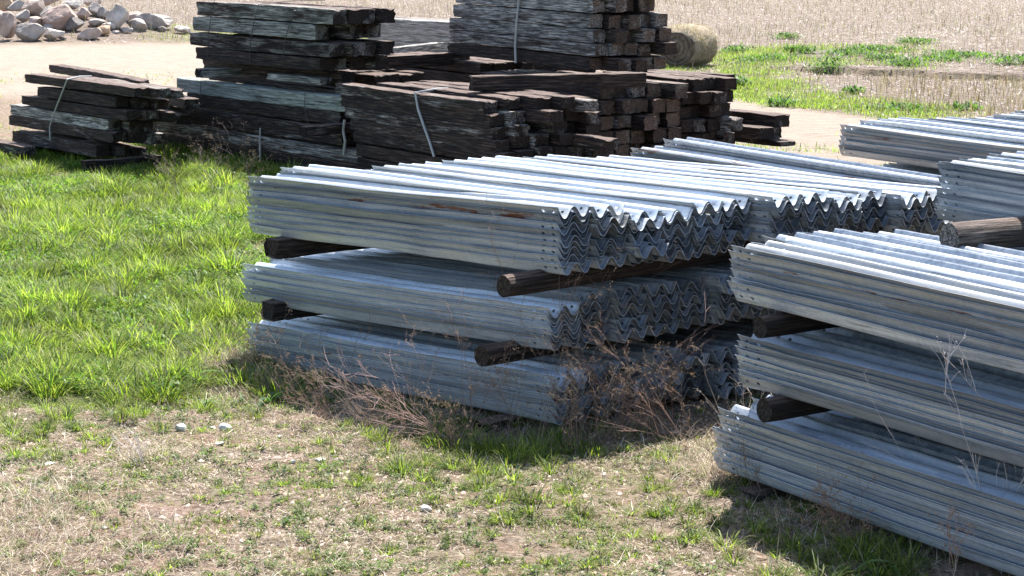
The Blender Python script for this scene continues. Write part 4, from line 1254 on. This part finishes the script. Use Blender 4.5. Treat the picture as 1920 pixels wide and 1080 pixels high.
# ------------------------------------------------------------------ dry weeds and shrubs
def weed(px, py, h, label, seed, lean=(0, 0), n0=5, levels=3, col=(0.22, 0.13, 0.10), heads=True, r0=0.0026, spread=0.5, z=None, cat='dry weed', curl=0.3, headcol=(0.30, 0.20, 0.12), Y=None, name='dry_weed', rmin=0.0007):
    rnd = random.Random(seed)
    p = G(px, py)
    if Y is not None: p = Vector(((px - 960) / F * Y, Y, 0))
    root = Vector((p.x, p.y, gz(p.x, p.y) - 0.01))
    V = []; Fc = []; C = []
    def stalk(a, d, L, r, lev):
        segs = 5 if lev < 2 else 3
        pts = [a.copy()]; dd = d.copy()
        bend = Vector((rnd.gauss(0, curl), rnd.gauss(0, curl), rnd.gauss(0, curl) - 0.10)) / segs
        for s in range(segs):
            dd = (dd + bend + Vector((rnd.gauss(0, .06), rnd.gauss(0, .06), rnd.gauss(0, .06)))).normalized()
            q = pts[-1] + dd * (L / segs)
            if q.z < root.z + 0.01: q.z = root.z + 0.012; dd.z = abs(dd.z)
            pts.append(q)
        j = rnd.uniform(.7, 1.35)
        for i in range(len(pts)):
            t = (pts[min(i + 1, len(pts) - 1)] - pts[max(0, i - 1)]).normalized()
            s = t.cross(Vector((.2, .7, .4))).normalized(); q = t.cross(s)
            rr = max(rmin, r * (1 - 0.7 * i / (len(pts) - 1)))
            for k in range(3):
                an = k * 2.0944
                V.append(tuple(pts[i] + s * math.cos(an) * rr + q * math.sin(an) * rr)); C.append((col[0] * j, col[1] * j, col[2] * j))
        b = len(V) - 3 * len(pts)
        for i in range(len(pts) - 1):
            for k in range(3):
                Fc.append([b + i * 3 + k, b + i * 3 + (k + 1) % 3, b + i * 3 + 3 + (k + 1) % 3, b + i * 3 + 3 + k])
        if lev < levels:
            nb = rnd.randint(3, 6) if lev == 0 else rnd.randint(2, 4)
            for _ in range(nb):
                i = rnd.randint(1, segs)
                base = pts[i]
                t = (pts[i] - pts[i - 1]).normalized()
                nd_ = (t + Vector((rnd.gauss(0, 1), rnd.gauss(0, 1), rnd.gauss(0.15, .6))) * spread).normalized()
                stalk(base, nd_, L * rnd.uniform(.28, .5), r * .6, lev + 1)
        elif heads:
            for _ in range(rnd.randint(1, 3)):
                c = pts[rnd.randint(1, segs)] + Vector((rnd.gauss(0, .004), rnd.gauss(0, .004), rnd.gauss(0, .004)))
                s = rnd.uniform(.0022, .0045); b = len(V)
                for q in ((s, 0, 0), (0, s, 0), (-s, 0, 0), (0, -s, 0), (0, 0, s), (0, 0, -s)):
                    V.append(tuple(c + Vector(q))); C.append(headcol)
                for f in ((0, 1, 4), (1, 2, 4), (2, 3, 4), (3, 0, 4), (1, 0, 5), (2, 1, 5), (3, 2, 5), (0, 3, 5)):
                    Fc.append([b + k for k in f])
    for i in range(max(1, int(n0 * 0.7))):
        d = Vector((lean[0] + rnd.gauss(0, .22), lean[1] + rnd.gauss(0, .22), 1.0)).normalized()
        stalk(root + Vector((rnd.gauss(0, .03), rnd.gauss(0, .03), 0)), d, h * rnd.uniform(.7, 1.1), r0, 0)
    V = [tuple(Vector(v) - root) for v in V]
    me = pymesh(name, V, Fc, [M_TWIG])
    at = me.color_attributes.new('tint', 'FLOAT_COLOR', 'POINT')
    at.data.foreach_set('color', [c for v in C for c in (*v, 1)])
    o = link(bpy.data.objects.new(name, me)); o.location = root
    tag(o, label, cat, 'dry weeds around the stacks')

RB = (0.20, 0.125, 0.095); GY = (0.14, 0.105, 0.08); PK = (0.34, 0.215, 0.185); PL = (0.62, 0.55, 0.52)
weed(880, 810, .95, 'tall reddish dry weed before the near log of middle tier', 1, (-.05, .1), 6, 3, RB)
weed(1010, 840, 1.0, 'tall thin dry weed in front of stack corner', 2, (.05, .15), 7, 3, GY)
weed(1065, 835, 1.15, 'tallest brown dry weed at near corner of centre stack', 3, (.15, .15), 7, 3, RB)
weed(1120, 830, .8, 'brown bushy dry weed right of centre stack corner', 4, (.35, .1), 7, 3, RB)
weed(1300, 842, .75, 'red-brown feathery weed leaning left between the two stacks', 5, (-.9, .3), 6, 3, (0.21, 0.125, 0.09), spread=.35)
weed(850, 820, .75, 'pink-stemmed arching weed lying left over the shaded grass', 6, (-1.6, .0), 9, 3, PK, heads=False, spread=.45, curl=.5, r0=.0028)
weed(700, 790, .6, 'tangled grey twigs on shaded soil below the bottom tier', 7, (-.9, .0), 9, 3, GY, heads=False)
weed(560, 740, .6, 'grey-brown twigs at the left foot of centre stack', 8, (-.6, .1), 8, 3, GY)
weed(500, 720, .6, 'dark dry weed against left end of bottom tier', 9, (.0, .1), 8, 3, GY)
weed(455, 700, .4, 'bushy dead grass weed at left end of bottom tier', 10, (-.2, .1), 10, 3, (0.25, 0.17, 0.13))
weed(700, 760, .62, 'pink single-stem weed before middle of bottom tier', 11, (-.3, .2), 3, 2, PK, heads=False)
weed(600, 740, .7, 'thin weed before the left third of bottom tier', 12, (.2, .1), 5, 2, GY)
weed(790, 790, .8, 'airy weed in front of centre of bottom tier', 13, (.1, .1), 5, 3, (0.33, 0.24, 0.2))
weed(1160, 815, 1.0, 'slanting bare twig weed between the two beam stacks', 14, (.55, .2), 3, 2, PK, heads=False)
weed(1230, 800, .55, 'dark weed in the shade between the stacks', 15, (.2, .1), 6, 3, GY)
weed(1885, 1078, 1.12, 'tall pale feathery weed in front of right-hand stack', 16, (-.10, .03), 7, 3, PL, heads=True, spread=.3, headcol=(.6, .54, .52), r0=.0036, curl=.15, rmin=.0012)
weed(1760, 1010, .9, 'pale branching weed before middle tier at right', 17, (-.15, .1), 3, 3, PL, heads=False, spread=.35)
weed(1700, 985, .62, 'red-brown weed sprawling left from bottom tier at right', 18, (-1.3, -.1), 6, 3, (0.36, 0.22, 0.15), spread=.4)
weed(1790, 1075, .35, 'small reddish dry weed at the bottom right edge', 19, (0, 0), 8, 3, (0.36, 0.22, 0.16))
weed(1895, 1078, .9, 'dark thin weed at right frame corner', 20, (0, .1), 5, 2, GY)
weed(1420, 940, .7, 'grey twiggy weed at the foot of right-hand stack', 21, (-.4, .2), 6, 3, GY)
weed(1370, 850, .6, 'bleached weed between stack corners', 22, (.1, .2), 6, 3, (.4, .33, .27), heads=False)
weed(570, 1065, .75, 'single thin brown stalk in foreground left of centre', 23, (0, .0), 1, 1, GY, heads=False, curl=.05)
weed(268, 862, .28, 'bleached dead weed clump in left foreground', 24, (0, 0), 9, 2, PL, heads=False)
weed(240, 315, .75, 'dead weed stalk leaning left by the far left pile', 25, (-.8, -.2), 2, 2, PL, heads=False)
weed(300, 318, .8, 'dead weed stalk leaning between the left piles', 26, (-.9, 0), 2, 2, PL, heads=False)
weed(400, 350, .9, 'dark dry shrub in front of the second pile', 27, (0, 0), 10, 3, (.09, .075, .065), Y=26.5)
weed(460, 355, .8, 'dark dry shrub right of first one at second pile', 28, (.1, 0), 9, 3, (.09, .075, .065), Y=26.2)
weed(330, 345, .6, 'low dry shrub at left foot of second pile', 29, (-.2, 0), 9, 3, (.12, .095, .08), Y=26.8)
weed(660, 770, .3, 'short broken weed beside shaded twigs', 30, (.2, 0), 4, 2, GY, heads=False)
weed(1560, 1020, .35, 'small dead weed at shadow edge before right-hand stack', 31, (-.3, 0), 6, 3, RB)
weed(950, 830, .7, 'upright brown weed left of stack corner', 32, (0, .1), 6, 3, GY)
weed(1185, 815, .6, 'dense reddish weed in the gap right of bottom tier', 33, (0, .1), 9, 3, RB)

weed(620, 768, .45, 'low brown tangle in shade left of centre below stack', 34, (-.8, -.1), 10, 3, RB)
weed(770, 808, .5, 'low brown tangle in shade under middle of front stack', 35, (-1.0, -.1), 11, 3, (.24, .16, .12))
weed(845, 835, .35, 'round clump of brown stems at root of arching weed', 36, (0, 0), 13, 3, (.16, .11, .08))
weed(1090, 850, .6, 'upright brown stems just outside the stack shadow', 37, (.05, 0), 9, 3, GY)
weed(1260, 815, .5, 'feathery brown weed lying between the stacks, lower', 38, (-.9, .1), 10, 3, RB, spread=.3)
weed(1620, 1030, .4, 'tangled brown stems under the right-hand stack', 39, (-.8, 0), 10, 3, RB)

# broad-leaved green plants
def broadleaf(px, py, s, n, label, seed, col=(0.10, 0.18, 0.05)):
    rnd = random.Random(seed)
    p = G(px, py); root = Vector((p.x, p.y, gz(p.x, p.y)))
    V = []; Fc = []; C = []
    for i in range(n):
        az = rnd.uniform(0, 6.283); ln = s * rnd.uniform(.6, 1.1); tilt = rnd.uniform(.25, 1.1); wd = ln * rnd.uniform(.12, .2)
        d = Vector((math.cos(az), math.sin(az), 0)); sd = Vector((-d.y, d.x, 0)); j = rnd.uniform(.75, 1.3)
        b = len(V)
        for k in range(7):
            t = k / 6
            w = wd * math.sin(math.pi * min(1, t * .92 + .08)) ** .8 * .5
            c = d * (math.sin(tilt + t * .8) * ln * t) + Vector((0, 0, math.cos(tilt + t * .8) * ln * t))
            for sgn, dz_ in ((-1, .25), (0, 0), (1, .25)):
                V.append(tuple(c + sd * w * sgn + Vector((0, 0, w * dz_)))); C.append((col[0] * j, col[1] * j, col[2] * j))
        for k in range(6):
            for m_ in (0, 1):
                Fc.append([b + k * 3 + m_, b + k * 3 + m_ + 1, b + k * 3 + m_ + 4, b + k * 3 + m_ + 3])
    me = pymesh('broadleaf_plant', V, Fc, [M_GRASS], smooth=True)
    at = me.color_attributes.new('tint', 'FLOAT_COLOR', 'POINT')
    at.data.foreach_set('color', [c for v in C for c in (*v, 1)])
    o = link(bpy.data.objects.new('broadleaf_plant', me)); o.location = root
    tag(o, label, 'plant', 'broad-leaved plants')
broadleaf(345, 700, .34, 16, 'tall broad-leaved green plant beside the dark block', 1, (.12, .22, .04))
broadleaf(385, 735, .16, 12, 'pale low rosette just below the dark block', 2, (.17, .23, .10))
broadleaf(505, 730, .24, 12, 'dark broad-leaved plant in shade at left foot of centre stack', 3, (.08, .15, .06))
broadleaf(455, 735, .16, 10, 'small green rosette at shadow edge below stack', 4)
broadleaf(1600, 1078, .24, 11, 'curling strap-leaved green plant at bottom edge', 5, (.14, .22, .07))
broadleaf(1655, 1075, .22, 10, 'upright strap-leaved plant at bottom edge, right one', 6, (.12, .2, .06))
broadleaf(640, 790, .12, 10, 'bright small rosette at twig tangle edge', 7, (.18, .26, .05))
broadleaf(1530, 1075, .12, 9, 'bright yellow-green seedling at the bottom edge', 8, (.2, .27, .04))

# ------------------------------------------------------------------ round hay bale
def hay_bale():
    c = G(1290, 128)
    R, Wd = 0.53, 1.15
    base = empty('hay_bale', (c.x + 0.05, c.y + 0.6, gz(c.x, c.y)))
    tag(base, 'round straw-coloured hay bale standing at edge of the field', 'hay bale')
    m, nt, b, _ = newmat('hay')
    tc = nd(nt, 'ShaderNodeTexCoord')
    n1 = noise(nt, mapping(nt, tc.outputs['Object'], (9, 30, 30)), 1.0, 8, .75)
    n2 = noise(nt, tc.outputs['Object'], 3, 4)
    cc = ramp(nt, n1, [(.3, (.14, .10, .065)), (.5, (.34, .265, .175)), (.7, (.52, .43, .31))])
    cc = mix(nt, rampf(nt, n2, .5, .7), cc, (.33, .275, .20))
    nt.links.new(cc, b.inputs['Base Color']); b.inputs['Roughness'].default_value = .95
    bump(nt, b, n1, 1.0, .05)
    me_, nt, b, _ = newmat('hay end spiral')
    tc = nd(nt, 'ShaderNodeTexCoord')
    sx = nd(nt, 'ShaderNodeSeparateXYZ'); nt.links.new(tc.outputs['Object'], sx.inputs[0])
    zc = math_(nt, 'SUBTRACT', sx.outputs[2], R * .93)
    rad = math_(nt, 'SQRT', math_(nt, 'ADD', math_(nt, 'MULTIPLY', sx.outputs[1], sx.outputs[1]), math_(nt, 'MULTIPLY', zc, zc)))
    nn = noise(nt, tc.outputs['Object'], 7, 6, .7)
    wv = math_(nt, 'SINE', math_(nt, 'MULTIPLY', math_(nt, 'ADD', rad, math_(nt, 'MULTIPLY', nn, .16)), 55.0))
    cc = ramp(nt, math_(nt, 'ADD', math_(nt, 'MULTIPLY', wv, .09), nn), [(.25, (.05, .036, .025)), (.5, (.15, .11, .075)), (.75, (.28, .22, .15))])
    nt.links.new(cc, b.inputs['Base Color']); b.inputs['Roughness'].default_value = .95
    bump(nt, b, math_(nt, 'ADD', wv, nn), .8, .03)
    V = []; Fc = []; fm = []
    na, nx_ = 64, 16
    rnd = random.Random(3)
    def pt(x, a, k=1.0):
        rr = R * k * (1 + .025 * math.sin(3 * a + x * 2) + .02 * math.sin(9 * a + 5 * x) + rnd.uniform(-.012, .012))
        y = rr * math.cos(a) * 1.16; z = R * .93 + rr * math.sin(a) * .97
        y *= 1 + .13 * max(0, (0.5 - z))
        z = max(z, 0.0)
        if z > 0.7: z = 0.7 + (z - 0.7) * 0.95 + .05 * math.sin(4 * x + 1)
        return (x * (1 + .08 * max(0, .6 - z)), y, z)
    for i in range(nx_ + 1):
        t = i / nx_
        x = (t - .5) * Wd
        k = 1 - .16 * abs(2 * t - 1) ** 4
        for j in range(na): V.append(pt(x + rnd.uniform(-.01, .01), 2 * math.pi * j / na, k))
    for i in range(nx_):
        for j in range(na):
            q = (j + 1) % na
            Fc.append([i * na + j, i * na + q, (i + 1) * na + q, (i + 1) * na + j]); fm.append(0)
    for i, sg in ((0, -1), (nx_, 1)):
        prev = [i * na + j for j in range(na)]
        for r_ in range(1, 9):
            kk = (1 - r_ / 8) * .9
            ring = []
            for j in range(na):
                v = pt(sg * (Wd / 2 + .05 * (r_ / 8) + rnd.uniform(-.015, .015)), 2 * math.pi * j / na, max(kk, .001)); ring.append(len(V)); V.append(v)
            for j in range(na):
                q = (j + 1) % na
                f = [prev[j], prev[q], ring[q], ring[j]]
                if sg > 0: f.reverse()
                Fc.append(f[::-1] if sg > 0 else f[::-1]); fm.append(1)
            prev = ring
    me = pymesh('bale_body', V, Fc, [m, me_], fm, smooth=True)
    body = link(bpy.data.objects.new('bale_body', me), base)
    # loose straws over the surface and round the foot
    n = 5200
    a = RNG.random(n) * 2 * np.pi; x = (RNG.random(n) - .5) * Wd
    y = R * 1.17 * np.cos(a); z = R * .93 + R * .97 * np.sin(a)
    pos = np.stack([x, y, np.maximum(z, .02)], -1)
    k = 900
    foot = np.stack([RNG.normal(0, .75, k), RNG.normal(0, .8, k), np.zeros(k) + .02], -1)
    pos = np.concatenate([pos, foot]); n += k
    az = RNG.random(n) * 6.283
    parts = blades(pos, RNG.uniform(.04, .17, n), RNG.uniform(.005, .012, n), az, RNG.uniform(.4, 1.8, n), RNG.uniform(0, .8, n), pal(n, [(.40, .33, .23), (.30, .235, .15), (.50, .43, .31), (.2, .15, .1)], .12), 2)
    sm = npmesh('loose_straw', parts[0], parts[1], parts[2], M_DRY, parts[3])
    st = link(bpy.data.objects.new('loose_straw', sm), base); st['kind'] = 'stuff'
    base.rotation_euler = (0, 0, math.radians(56))
hay_bale()
print('ties', TIE_N[0], 'objects', len(scene.objects))
